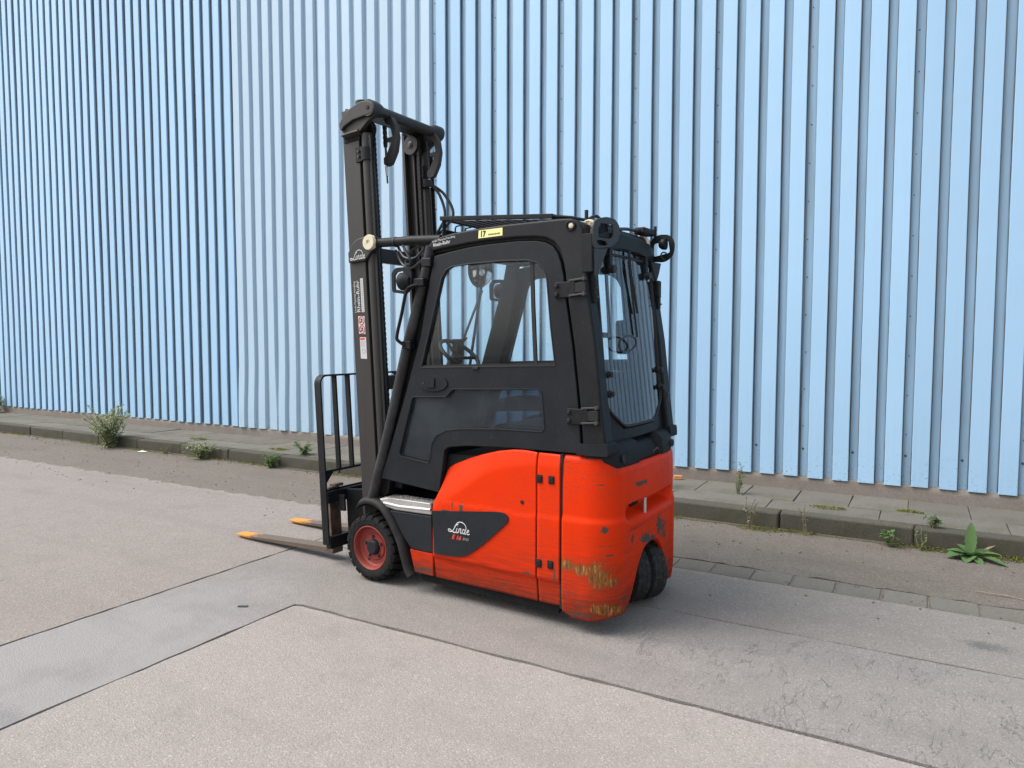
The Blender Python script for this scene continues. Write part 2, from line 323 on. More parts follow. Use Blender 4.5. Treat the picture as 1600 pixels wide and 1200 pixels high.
# ------------------------------------------------------------------ mesh helpers
def link(o, parent=None):
    C.objects.link(o)
    if parent: o.parent = parent
    return o
def tag(o, label=None, cat=None, group=None, kind=None):
    for k, v in (('label', label), ('category', cat), ('group', group), ('kind', kind)):
        if v: o[k] = v
    return o
def empty(name, loc=(0, 0, 0), rz=0):
    o = bpy.data.objects.new(name, None); o.location = loc; o.rotation_euler.z = rz; o.empty_display_size = .1
    return link(o)
class MB:
    def __init__(s): s.v = []; s.f = []
    def add(s, vs, fs):
        o = len(s.v); s.v += [Vector(a) for a in vs]; s.f += [tuple(i + o for i in f) for f in fs]; return s
    def box(s, c, d, m=None):
        x, y, z = (a / 2 for a in d); vs = [Vector((i * x, j * y, k * z)) for i in (-1, 1) for j in (-1, 1) for k in (-1, 1)]
        if m: vs = [m @ a for a in vs]
        return s.add([a + Vector(c) for a in vs], [(0, 1, 3, 2), (4, 6, 7, 5), (0, 4, 5, 1), (2, 3, 7, 6), (0, 2, 6, 4), (1, 5, 7, 3)])
    def tube(s, pts, r, seg=12, cap=True):
        P = [Vector(p) for p in pts]; n = len(P); rs = r if isinstance(r, (list, tuple)) else [r] * n
        vs = []; fs = []; ref = None
        for i, p in enumerate(P):
            t = ((P[min(i + 1, n - 1)] - p).normalized() + (p - P[max(i - 1, 0)]).normalized()).normalized()
            if ref is None: ref = t.orthogonal().normalized()
            ref = (ref - t * ref.dot(t)).normalized(); b = t.cross(ref)
            for k in range(seg): a = 2 * pi * k / seg; vs.append(p + (ref * cos(a) + b * sin(a)) * rs[i])
        for i in range(n - 1):
            for k in range(seg): k2 = (k + 1) % seg; fs.append((i * seg + k, i * seg + k2, (i + 1) * seg + k2, (i + 1) * seg + k))
        if cap: fs += [tuple(range(seg - 1, -1, -1)), tuple(range((n - 1) * seg, n * seg))]
        return s.add(vs, fs)
    def cyl(s, p0, p1, r, seg=20): return s.tube([p0, p1], r, seg)
    def bar(s, pts, w, t, wdir):      # flat bar swept along points; w along wdir, t across
        P = [Vector(p) for p in pts]; n = len(P); wd = Vector(wdir).normalized(); vs = []; fs = []
        for i, p in enumerate(P):
            tg = ((P[min(i + 1, n - 1)] - p).normalized() + (p - P[max(i - 1, 0)]).normalized()).normalized()
            q = tg.cross(wd).normalized()
            vs += [p + wd * w / 2 + q * t / 2, p + wd * w / 2 - q * t / 2, p - wd * w / 2 - q * t / 2, p - wd * w / 2 + q * t / 2]
        for i in range(n - 1):
            for k in range(4): fs.append((i * 4 + k, i * 4 + (k + 1) % 4, i * 4 + 4 + (k + 1) % 4, i * 4 + 4 + k))
        fs += [(3, 2, 1, 0), tuple(range(4 * n - 4, 4 * n))]
        return s.add(vs, fs)
    def lathe(s, prof, cen, axis='y', seg=48, sgn=1):   # prof: (radius, along)
        vs = []; fs = []; n = len(prof); cx = Vector(cen)
        for k in range(seg):
            a = 2 * pi * k / seg
            for r, l in prof:
                if axis == 'y': vs.append(cx + Vector((r * cos(a), l * sgn, r * sin(a))))
                elif axis == 'x': vs.append(cx + Vector((l * sgn, r * cos(a), r * sin(a))))
                else: vs.append(cx + Vector((r * cos(a), r * sin(a), l * sgn)))
        for k in range(seg):
            k2 = (k + 1) % seg
            for i in range(n - 1): fs.append((k * n + i, k2 * n + i, k2 * n + i + 1, k * n + i + 1))
        return s.add(vs, fs)
    def prism(s, outer, a, b, axis='y', holes=(), fmap=None):   # polygon in the two other axes, from a to b along axis
        bm = bmesh.new(); es = []
        for loop in (outer, *holes):
            vv = [bm.verts.new((p[0], p[1], 0)) for p in loop]
            es += [bm.edges.new((vv[i], vv[(i + 1) % len(vv)])) for i in range(len(vv))]
        bmesh.ops.triangle_fill(bm, edges=es, use_beauty=True, use_dissolve=False)
        bm.verts.index_update()
        pts = [(v.co.x, v.co.y) for v in bm.verts]; tri = []
        for f in bm.faces:
            idx = [v.index for v in f.verts]
            if f.normal.z < 0: idx.reverse()
            tri.append(tuple(idx))
        bm.free()
        def m3(p, t):
            if fmap: return fmap(p, t)
            return {'y': (p[0], t, p[1]), 'x': (t, p[0], p[1]), 'z': (p[0], p[1], t)}[axis]
        n = len(pts); vs = [m3(p, a) for p in pts] + [m3(p, b) for p in pts]
        fs = list(tri) + [tuple(i + n for i in reversed(t)) for t in tri]
        o = 0
        for loop in (outer, *holes):
            L = len(loop)
            for i in range(L): j = (i + 1) % L; fs.append((o + i, o + j, n + o + j, n + o + i))
            o += L
        return s.add(vs, fs)
    def build(s, name, mat, parent=None, bevel=0, seg=2, sharp=38, smooth=True, tf=None, recalc=True, flipy=False):
        me = bpy.data.meshes.new(name); V = s.v
        if tf: V = [tf(p) for p in V]
        if flipy: V = [Vector((p.x, -p.y, p.z)) for p in V]
        me.from_pydata([tuple(p) for p in V], [], s.f)
        if recalc:
            bm = bmesh.new(); bm.from_mesh(me); bmesh.ops.recalc_face_normals(bm, faces=bm.faces); bm.to_mesh(me); bm.free()
        me.materials.append(M[mat] if isinstance(mat, str) else mat)
        if smooth:
            for p in me.polygons: p.use_smooth = True
            me.set_sharp_from_angle(angle=radians(sharp))
        o = link(bpy.data.objects.new(name, me), parent)
        if bevel:
            b = o.modifiers.new('bevel', 'BEVEL'); b.width = bevel; b.segments = seg; b.limit_method = 'ANGLE'; b.angle_limit = radians(40); b.harden_normals = smooth
        return o
def rounded(poly, r, n=5):       # round the corners of a 2-D polygon
    out = []; L = len(poly)
    for i, p in enumerate(poly):
        a = Vector(poly[i - 1]) ; b = Vector(p); c = Vector(poly[(i + 1) % L])
        rr = r[i] if isinstance(r, (list, tuple)) else r
        d1 = (a - b); d2 = (c - b); rr = min(rr, d1.length * .48, d2.length * .48)
        if rr < 1e-4: out.append(tuple(b)); continue
        p0 = b + d1.normalized() * rr; p1 = b + d2.normalized() * rr
        for k in range(n + 1): t = k / n; q = p0 * (1 - t) ** 2 + b * 2 * t * (1 - t) + p1 * t * t; out.append((q.x, q.y))
    return out
def curve(pts, n=8):             # Catmull-Rom through points
    P = [Vector(p) for p in pts]; out = []
    for i in range(len(P) - 1):
        a, b, c, d = P[max(i - 1, 0)], P[i], P[i + 1], P[min(i + 2, len(P) - 1)]
        for k in range(n):
            t = k / n; out.append(.5 * ((2 * b) + (c - a) * t + (2 * a - 5 * b + 4 * c - d) * t * t + (3 * b - a - 3 * c + d) * t ** 3))
    out.append(P[-1]); return out
def lerp_tab(tab, x):            # piecewise linear
    if x <= tab[0][0]: return tab[0][1]
    for (a, b), (c, d) in zip(tab, tab[1:]):
        if x <= c: return b + (d - b) * (x - a) / (c - a)
    return tab[-1][1]
def smooth01(t): t = max(0, min(1, t)); return t * t * (3 - 2 * t)
SIDE = Matrix(((-1, 0, 0), (0, 0, 1), (0, 1, 0)))      # text right = -x, up = z, facing +y
def lettering(name, txt, size, mat, parent, pos, rot=SIDE, shear=0, bold=0, xs=1, tf=None):
    cu = bpy.data.curves.new(name, 'FONT'); cu.body = txt; cu.size = size; cu.shear = shear; cu.offset = bold; cu.extrude = .0006; cu.resolution_u = 3
    t = bpy.data.objects.new(name, cu); C.objects.link(t)
    me = bpy.data.meshes.new_from_object(t.evaluated_get(bpy.context.evaluated_depsgraph_get()))
    bpy.data.objects.remove(t)
    for v in me.vertices:
        p = Vector((v.co.x * xs, v.co.y, v.co.z)); q = rot @ p + Vector(pos); v.co = tf(q) if tf else q
    me.materials.clear(); me.materials.append(M[mat])
    me.name = name
    return link(bpy.data.objects.new(name, me), parent)

# ================================================================== GROUND
def sheet(name, poly, z, mat, label=None, depth=.03, jit=.006, kind='structure', step=.12):
    pts = []; L = len(poly); rr = random.Random(len(name) * 7 + L)
    for i in range(L):
        a = Vector(poly[i]); b = Vector(poly[(i + 1) % L]); n = max(1, int((b - a).length / step)); n = min(n, 600)
        d = (b - a).normalized(); q = Vector((-d.y, d.x))
        for k in range(n):
            w = rr.uniform(-1, 1) * (jit[i] if isinstance(jit, list) else jit) if k else 0
            pts.append(tuple(a.lerp(b, k / n) + q * w))
    mb = MB(); mb.prism(pts, z - depth, z, 'z'); o = mb.build(name, mat, None, smooth=False); tag(o, label, None, None, kind); return o
XR, XL, YN, J = 22, -40, -14, .007
YK = 6.28
sheet('ground', [(-120, -90), (120, -90), (120, 90), (-120, 90)], -.022, 'soil', jit=0, step=400)
sheet('asphalt_bay', [(-3.215 + J, YN), (XR, YN), (XR, 3.045 - J), (-3.20, 3.01 - J), (-3.245 + J, 2.99 - J)], 0, 'asphalt_bay')
sheet('asphalt_patch', [(-3.215 - J, YN), (-3.245 - J, 3.00 + J), (-3.20, 3.02 + J), (XR, 3.06), (XR, 4.06 - J), (-4.15 + J, 4.03), (-4.06 + J, YN)], 0.001, 'asphalt_patch')
sheet('asphalt_left', [(XL, YN), (-4.06 - J, YN), (-4.15 - J, 4.04), (-4.15 - J, 4.96), (-8, 4.93), (-16, 4.91), (XL, 4.90)], .0022, 'asphalt_left', jit=[.006, .006, .006, .04, .05, .05, .01], step=.075)
sheet('asphalt_back', [(-4.15, 4.04), (XR, 4.06 + J), (XR, 4.84), (-4.15, 4.84)], 0.0015, 'asphalt_back', jit=.004)
sheet('asphalt_gutter', [(XL, 4.70), (-4.15, 4.70), (-4.14, 4.80), (-1.75, 4.845), (-1.75, 5.10), (XR, 5.10), (XR, YK + .02), (XL, YK + .02)], .0018, 'asphalt_gutter', jit=.03, step=.07)

# row of setts, kerb stones, paving slabs: every piece its own object
def pieces(root, name, mat, items, bev, rng=.004):
    cache = {}
    for (x0, x1, y0, y1, z0, z1) in items:
        d = (round(x1 - x0, 2), round(y1 - y0, 2), round(z1 - z0, 3), random.randint(0, 2))
        if d not in cache:
            mb = MB(); mb.box((0, 0, 0), (d[0], d[1], d[2])); mb.v = [p + Vector((random.uniform(-1, 1) * rng, random.uniform(-1, 1) * rng, random.uniform(-1, 1) * rng * .5)) for p in mb.v]
            o = mb.build(name, mat, root, bevel=bev, sharp=30); cache[d] = o
        else:
            s = cache[d]; o = s.copy(); C.objects.link(o); o.parent = root
        o.location = ((x0 + x1) / 2, (y0 + y1) / 2, (z0 + z1) / 2 + random.uniform(-.002, .002))
        o.rotation_euler = (random.uniform(-.004, .004), random.uniform(-.004, .004), random.uniform(-.004, .004))
sb = MB().box((0, 0, 0), (24, .255, .02)).build('sett_row', 'asphalt_gutter', None, smooth=False)
sb.location = (10.25, 4.973, -.014); tag(sb, kind='structure')
items = []; x = -1.74
while x < 6:
    w = random.uniform(.255, .275); items.append((x - 10.25 + .006, x + w - 10.25 - .006, 4.85 - 4.973, 5.08 - 4.973, -.02, .0165)); x += w
pieces(sb, 'sett', 'sett', items, .008)
pv = MB().box((0, 0, 0), (52, 1.0, .10)).build('pavement', 'soil', None, smooth=False); pv.location = (-10, 6.9, .07); tag(pv, kind='structure')
items = []
x = -34 + random.random()
k = 0
ref = [-1.14 + .885 * i for i in range(-24, 8)]
for a, b in zip(ref, ref[1:]): items.append((a + 10 + .003, b + 10 - .003, 6.432 - 6.9, 6.800 - 6.9, .02, .075))
ref = [-.965 + .455 * i for i in range(-46, 16)]
for a, b in zip(ref, ref[1:]): items.append((a + 10 + .003, b + 10 - .003, 6.814 - 6.9, 7.372 - 6.9, .02, .075 + random.uniform(-.003, .004)))
pieces(pv, 'slab', 'slab', items, .007)
kb = MB().box((0, 0, 0), (52, .11, .10)).build('kerb', 'soil', None, smooth=False); kb.location = (-10, 6.36, .03); tag(kb, kind='structure')
items = []; x = -33
while x < 12:
    items.append((x + 10 + .0015, x + 11 - .0015, YK - 6.36, 6.424 - 6.36, -.10, .116)); x += 1.0
pieces(kb, 'kerb_stone', 'kerb', items, .020, .010)

# silt, dead moss and crumbs swept against the kerb foot
asphalt('kerb_silt', (.085, .075, .045), (.15, .135, .095), .6)
pts = []; rk = random.Random(21); x = 12.0
while x > -33:
    pts.append((x, YK - .035 - .05 * (.5 + .5 * sin(x * 1.7)) * (.5 + .5 * sin(x * .63 + 1)) - rk.uniform(0, .035))); x -= .06
mb = MB().prism(pts + [(-33, YK + .015), (12, YK + .015)], .001, .0062, 'z'); o = mb.build('kerb_silt', 'kerb_silt', None, smooth=False); tag(o, kind='structure')

# ================================================================== WAREHOUSE WALL
wh = empty('warehouse', (-8, 7.4, 0)); tag(wh, 'long warehouse wall clad in light blue ribbed steel sheets above a low concrete plinth', 'building')
PITCH = .2195; SW = PITCH * 4; X0 = -5.287 - .5 * PITCH; ZB, ZT = .272, 10.2
mb = MB().box((0, .30, 5.1), (64, .34, 10.2)); mb.build('light_block', 'concrete', wh, smooth=False)  # unseen backing box, added to block light behind the sheets
nz = 40
def plinth():
    mb = MB(); vs = []; fs = []; n = 240; rows = [(.10, .0), (.16, .004), (.22, .0), (.268, .004), (.285, .03), (.31, .12)]
    rr = random.Random(3)
    for i in range(n + 1):
        x = -31 + 52 * i / n + 8 - 8
        for z, dy in rows: vs.append((x + 8, -.03 + dy + rr.uniform(-.006, .006), z + (rr.uniform(-.006, .006) if .2 < z < .3 else 0)))
    m = len(rows)
    for i in range(n):
        for j in range(m - 1): fs.append((i * m + j, (i + 1) * m + j, (i + 1) * m + j + 1, i * m + j + 1))
    mb.add(vs, fs); o = mb.build('plinth', 'concrete', wh, smooth=True, sharp=60)
plinth()
def sheet_mesh(kind, seed, ribs=4):
    rr = random.Random(seed); vs = []; fs = []
    if kind == 'deep': crest, fl, d = .1370, -.003, .043
    else: crest, fl, d = .128, .021, .046
    val = PITCH - crest - 2 * fl; prof = []
    # each rib: flat valley with a shallow stiffening groove, steep flanks, flat crest
    for r in range(ribs):
        b = r * PITCH
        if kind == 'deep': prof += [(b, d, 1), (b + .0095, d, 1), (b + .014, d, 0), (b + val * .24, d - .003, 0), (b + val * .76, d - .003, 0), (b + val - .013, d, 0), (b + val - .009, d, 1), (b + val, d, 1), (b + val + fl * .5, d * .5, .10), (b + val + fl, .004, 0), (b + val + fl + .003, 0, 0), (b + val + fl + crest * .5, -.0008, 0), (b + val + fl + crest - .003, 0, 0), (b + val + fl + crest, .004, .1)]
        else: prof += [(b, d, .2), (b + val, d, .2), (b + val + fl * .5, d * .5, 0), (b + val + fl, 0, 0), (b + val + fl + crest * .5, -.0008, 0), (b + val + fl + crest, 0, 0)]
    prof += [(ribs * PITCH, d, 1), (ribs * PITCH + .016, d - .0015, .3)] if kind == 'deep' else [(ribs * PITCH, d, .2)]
    zs = [ZB, .40, .55, .7, .85, 1.0, 1.2, 1.5, 2, 2.6, 3.3, 4, 5, 6, 7.5, 8.8, ZT]
    n = len(prof); ph = [rr.uniform(0, 6) for _ in range(4)]
    for iz, z in enumerate(zs):
        for i, (x, y, gq) in enumerate(prof):
            w = .0016 * sin(z * 1.3 + ph[0] + x * 3) + .0012 * sin(z * 3.1 + ph[1] - x * 7)
            dx = 0
            if kind == 'bent':        # kicked-in lower edge
                t = smooth01((1.35 - z) / .9); w += t * .020 * sin(x * 2.6 + ph[2]); dx = t * .022 * sin(x * 4 + ph[3])
            vs.append((x + dx + .0015 * sin(z * 2 + ph[2]), y + w, z))
    for iz in range(len(zs) - 1):
        for i in range(n - 1): fs.append((iz * n + i, iz * n + i + 1, (iz + 1) * n + i + 1, (iz + 1) * n + i))
    mb = MB().add(vs, fs); mb.grime = [p[2] for p in prof] * len(zs); return mb  # grime: per-vertex weight of the dark tint along the folds
proto = {}
rr = random.Random(11)
i = -28
screw_mb = MB()
while X0 + i * SW < 15:
    x = X0 + i * SW - (PITCH if i < 0 else 0)
    kind = 'deep'
    if -4 < i + .5 < 0: kind = 'bent'
    key = (kind, (i % 4) if kind == 'deep' else i)
    if key not in proto:
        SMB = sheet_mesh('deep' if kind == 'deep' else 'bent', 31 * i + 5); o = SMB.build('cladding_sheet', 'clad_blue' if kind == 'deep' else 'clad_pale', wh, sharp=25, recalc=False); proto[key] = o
        at = o.data.attributes.new('grime', 'FLOAT', 'POINT'); at.data.foreach_set('value', SMB.grime)  # weight of the dark fold tint
    else: o = proto[key].copy(); C.objects.link(o); o.parent = wh
    o.location = (x + 8 + rr.uniform(-.006, .006), -.045 + rr.uniform(-.003, .003), rr.uniform(-.004, .004)); o.rotation_euler.x = rr.uniform(-.0006, .0006); o.rotation_euler.z = rr.uniform(-.004, .004)
    if kind == 'deep':
        ph = rr.uniform(.0, .5)
        for j in range(26):
            z = .68 + ph * .2 + j * .36
            screw_mb.lathe([(0, .010), (.004, .010), (.0062, .006), (.0065, 0)], (x + 8 + .035 + rr.uniform(-.006, .006), -.003, z), 'y', 8, -1)
        for r in (0, 2):
            if x > -5: screw_mb.lathe([(0, .012), (.006, .012), (.011, .007), (.012, 0)], (x + 8 + .036 + r * PITCH, -.003, .545 + rr.uniform(-.006, .006)), 'y', 10, -1)
    i += 1
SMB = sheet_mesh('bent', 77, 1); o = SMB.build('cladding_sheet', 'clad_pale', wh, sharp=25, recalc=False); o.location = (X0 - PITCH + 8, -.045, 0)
at = o.data.attributes.new('grime', 'FLOAT', 'POINT'); at.data.foreach_set('value', SMB.grime)  # weight of the dark fold tint
s_ = screw_mb.build('screw', 'screw', wh, recalc=True); s_['kind'] = 'stuff'

# ================================================================== FORKLIFT (x forward, y to its left, z up)
FL = empty('forklift', (-3.03583479, 4.05496586, 0), radians(176.76230538878943))
tag(FL, 'orange and black three-wheel electric forklift truck with enclosed cab and tall mast', 'forklift')
def heightfield(name, mat, xs, zlo, zhi, yf, nz=40, thick=.02, parent=None, mirror=True):
    objs = []
    for sg in ((1, -1) if mirror else (1,)):
        vs = []; fs = []; n = len(xs); rows = nz + 1
        for x in xs:
            a, b = zlo(x), zhi(x)
            for j in range(rows): z = a + (b - a) * j / nz; vs.append((x, yf(x, z) * sg, z))
        for i in range(n - 1):
            for j in range(nz):
                q = (i * rows + j, (i + 1) * rows + j, (i + 1) * rows + j + 1, i * rows + j + 1)
                fs.append(q if (xs[1] < xs[0]) == (sg > 0) else tuple(reversed(q)))
        m = MB().add(vs, fs); o = m.build(name, mat, parent or FL, sharp=50, recalc=False)
        # make sure normals face outwards
        me = o.data; s = sum(p.normal.y * sg for p in me.polygons)
        if s < 0: me.flip_normals()
        sol = o.modifiers.new('solid', 'SOLIDIFY'); sol.thickness = thick; sol.offset = -1
        objs.append(o)
    return objs
# ---- chassis (dark core)
mb = MB()
mb.prism([(.16, .18), (.16, .52), (.05, .62), (-.05, .56), (-.50, .56), (-.56, .90), (-1.40, .94), (-1.52, .93), (-1.52, .60), (-1.30, .45), (-1.18, .45), (-1.18, .15), (-.3, .15), (-.24, .42), (.02, .50), (.10, .42), (.10, .18)], -.455, .455, 'y')
mb.box((-.85, 0, .2575), (1.0, .94, .365)); mb.box((-.22, 0, .20), (.24, .56, .22)); mb.box((-1.36, 0, .60), (.14, .93, .60))
mb.build('chassis', 'black_inside', FL)
mb = MB(); mb.cyl((.05, -.36, .228), (.05, .36, .228), .075); mb.box((.05, 0, .24), (.18, .5, .16)); mb.build('drive_axle', 'black_inside', FL, bevel=.01)
# ---- side panels
CRE = [(-1.217, .924), (-1.068, .905), (-.886, .849), (-.736, .744), (-.60, .655), (-.469, .569)]
TOP = [(-1.232, .977), (-1.15, .982), (-1.068, .979), (-.965, .962), (-.85, .932), (-.737, .895), (-.62, .848), (-.566, .818), (-.54, .72), (-.50, .63), (-.468, .568)]
def yside(x, z):
    y = .520
    c = lerp_tab(CRE, x)
    if z > c - .02: y -= .42 * max(0, z - c + .02) ** 1.25
    if z < .27: y -= .030 * smooth01((.275 - z) / .02) * .45 + .10 * max(0, .26 - z)
    if z < .62: y += .004
    return y
xs = [-.487 - .015 * i for i in range(50)]; xs = [x for x in xs if x > -1.226] + [-1.2275]
for o in heightfield('side_panel', 'orange_paint', xs, lambda x: .128, lambda x: lerp_tab(TOP, x), yside, 64): pass
# narrow service panel with latches
xs2 = [-1.238 - .0135 * i for i in range(11)] + [-1.379]
def seam(x, z): return yside(max(x, -1.228), z)
hp = heightfield('service_panel', 'orange_paint', xs2, lambda x: .128, lambda x: .977, lambda x, z: seam(-1.22, z), 64)
for o, sg in zip(hp, (1, -1)):
    for (x, z) in ((-1.252, .833), (-1.328, .834), (-1.250, .357), (-1.325, .361)):
        y = seam(-1.22, z)
        a = MB().box((x, sg * (y + .001), z), (.036, .012, .046)).build('latch', 'gap_black', o, bevel=.003)
        MB().box((x - .002, sg * (y + .006), z), (.026, .008, .030)).build('latch_catch', 'black_plastic', o, bevel=.003)
sp = [o for o in bpy.data.objects if o.name.startswith('side_panel')]
MB().lathe([(0, .004), (.010, .004), (.012, 0)], (-1.137, yside(-1.137, .687) + .001, .687), 'y', 18).build('lock', 'black_bolt', sp[0])
# grey inset with lettering
INS = [(-.489, .553), (-.971, .611), (-1.023, .610), (-1.052, .587), (-1.043, .559), (-.997, .514), (-.878, .408), (-.783, .336), (-.72, .303), (-.642, .293), (-.501, .288)]
for sg in (1, -1):
    ins = MB().prism(rounded(INS, [0, .05, .02, .02, .02, 0, .05, .05, .03, .02, 0]), sg * .50, sg * .5315, 'y').build('side_inset', 'grey_panel', FL, bevel=.009, seg=3)
    if sg > 0: inset = ins
# script wordmark built from strokes: looped capital with a long arch over the small letters
def script_mark(parent, x0, z0, h, y, tf=None, tilt=0.15):
    mb = MB()
    def st(pts, r):
        P = curve([(a, b, 0) for a, b in pts], 6); w = [max(.25, r)] * len(P)
        V = [Vector((x0 - h * (p.x), y, z0 + h * (p.y + tilt * p.x * 0))) for p in P]
        mb.tube([tf(q) if tf else q for q in V], r * h * .95, 6)
    st([(.75, .80), (.45, .62), (.30, .35), (.12, .10), (-.12, .0), (-.32, .04), (-.36, .17), (-.18, .20), (.05, .06), (.30, -.03), (.48, .05)], .055)
    st([(.36, .42), (.55, .78), (.85, .98), (1.20, .98), (1.50, .80), (1.62, .52)], .05)
    st([(.62, .42), (.54, .10), (.62, .0), (.74, .08)], .055); st([(.69, .60), (.70, .61)], .065)
    st([(.84, .40), (.78, .02)], .055); st([(.80, .22), (.94, .40), (1.04, .36), (.98, .08), (1.06, .0), (1.16, .08)], .05)
    st([(1.46, .30), (1.34, .40), (1.22, .26), (1.20, .08), (1.30, .0), (1.44, .16)], .05); st([(1.62, .55), (1.46, .10), (1.52, .0), (1.62, .06)], .055)
    st([(1.70, .18), (1.90, .28), (1.86, .40), (1.74, .32), (1.70, .12), (1.80, .0), (1.98, .08)], .05)
    o = mb.build('wordmark', 'white_print', parent, sharp=60); return o
wm = script_mark(inset, -.640, .445, .068, .5318)
for v in wm.data.vertices: v.co.y = .5318 + (v.co.y - .5318) * .25
lettering('model_lettering', 'E 16', .037, 'red_print', inset, (-.640, .5322, .404), shear=.35, bold=.0012, xs=1.05)
lettering('model_lettering', 'EVO', .023, 'grey_print', inset, (-.722, .5322, .407), shear=.3)
lettering('inset_seal', 'O', .05, 'grey_panel', inset, (-.515, .5316, .478))
# lower front panels between wheel arch and door seam
def arch_x(z): return lerp_tab([(.11, -.315), (.157, -.30), (.256, -.262), (.356, -.228), (.463, -.15), (.51, -.10)], z)
for sg in (1, -1):
    MB().prism([(-.30, .283), (-.478, .283), (-.470, .512), (-.12, .505), (-.16, .46), (-.225, .365)], sg * .455, sg * .517, 'y').build('front_lower_panel', 'grey_panel', FL, bevel=.006)
    MB().prism([(-.326, .135), (-.479, .135), (-.478, .279), (-.288, .279)], sg * .455, sg * .514, 'y').build('front_sill', 'orange_paint', FL, bevel=.006)
    mbs = MB().prism([(-.02, .568), (-.08, .585), (-.46, .592), (-.466, .516), (-.16, .508), (-.075, .520)], sg * .40, sg * .512, 'y')
    stp = mbs.build('step', 'alu', FL, bevel=.012, seg=3)
    tr = MB()
    for a in range(14):
        for b in range(3):
            c = (-.17 - a * .021, sg * (.485 - b * .028), .5935); m = Matrix.Rotation((1 if (a + b) % 2 else -1) * .8, 3, 'Z'); tr.box(c, (.016, .005, .004), m)
    t_ = tr.build('tread_pattern', 'alu', stp, bevel=.001); t_['kind'] = 'stuff'
    MB().tube([(-.07, sg * .512, .547), (-.2, sg * .514, .540), (-.462, sg * .514, .552)], .008, 8).build('step_edge', 'alu', stp)
# mudguards
for sg in (1, -1):
    ctr = curve([(.235, .478), (.16, .53), (.075, .562), (-.01, .556), (-.085, .518), (-.16, .432), (-.225, .325), (-.258, .235), (-.285, .155), (-.312, .118)], 5)
    mb = MB(); vs = []; fs = []
    prof = [(.27, .0), (.47, .008), (.515, .008), (.535, -.004), (.543, -.020), (.535, -.034), (.50, -.022), (.27, -.016)]
    n = len(prof)
    for i, p in enumerate(ctr):
        t = (ctr[min(i + 1, len(ctr) - 1)] - ctr[max(i - 1, 0)]).normalized(); nn = Vector((t.y, -t.x)) * -1
        nn = Vector((-t.y, t.x)); nn = nn if nn.y > 0 or (abs(nn.y) < .9 and nn.x < 0 and nn.y > -.2) else -nn
        if i > len(ctr) * .5: nn = Vector((-abs(nn.x), abs(nn.y)))
        taper = .75 + .25 * smooth01(i / 8)
        for y, d in prof:
            yy = y if y < .3 else .27 + (y - .27) * (taper if i < 8 else 1)
            d = (d + .012) * (.35 + .65 * smooth01(i / 9)) - .012
            vs.append((p.x + nn.x * d, sg * yy, p.y + nn.y * d))
    for i in range(len(ctr) - 1):
        for k in range(n): fs.append((i * n + k, i * n + (k + 1) % n, (i + 1) * n + (k + 1) % n, (i + 1) * n + k))
    fs += [tuple(range(n)), tuple(range(len(vs) - n, len(vs)))]
    mb.add(vs, fs); mb.build('mudguard', 'worn_guard', FL, sharp=60)
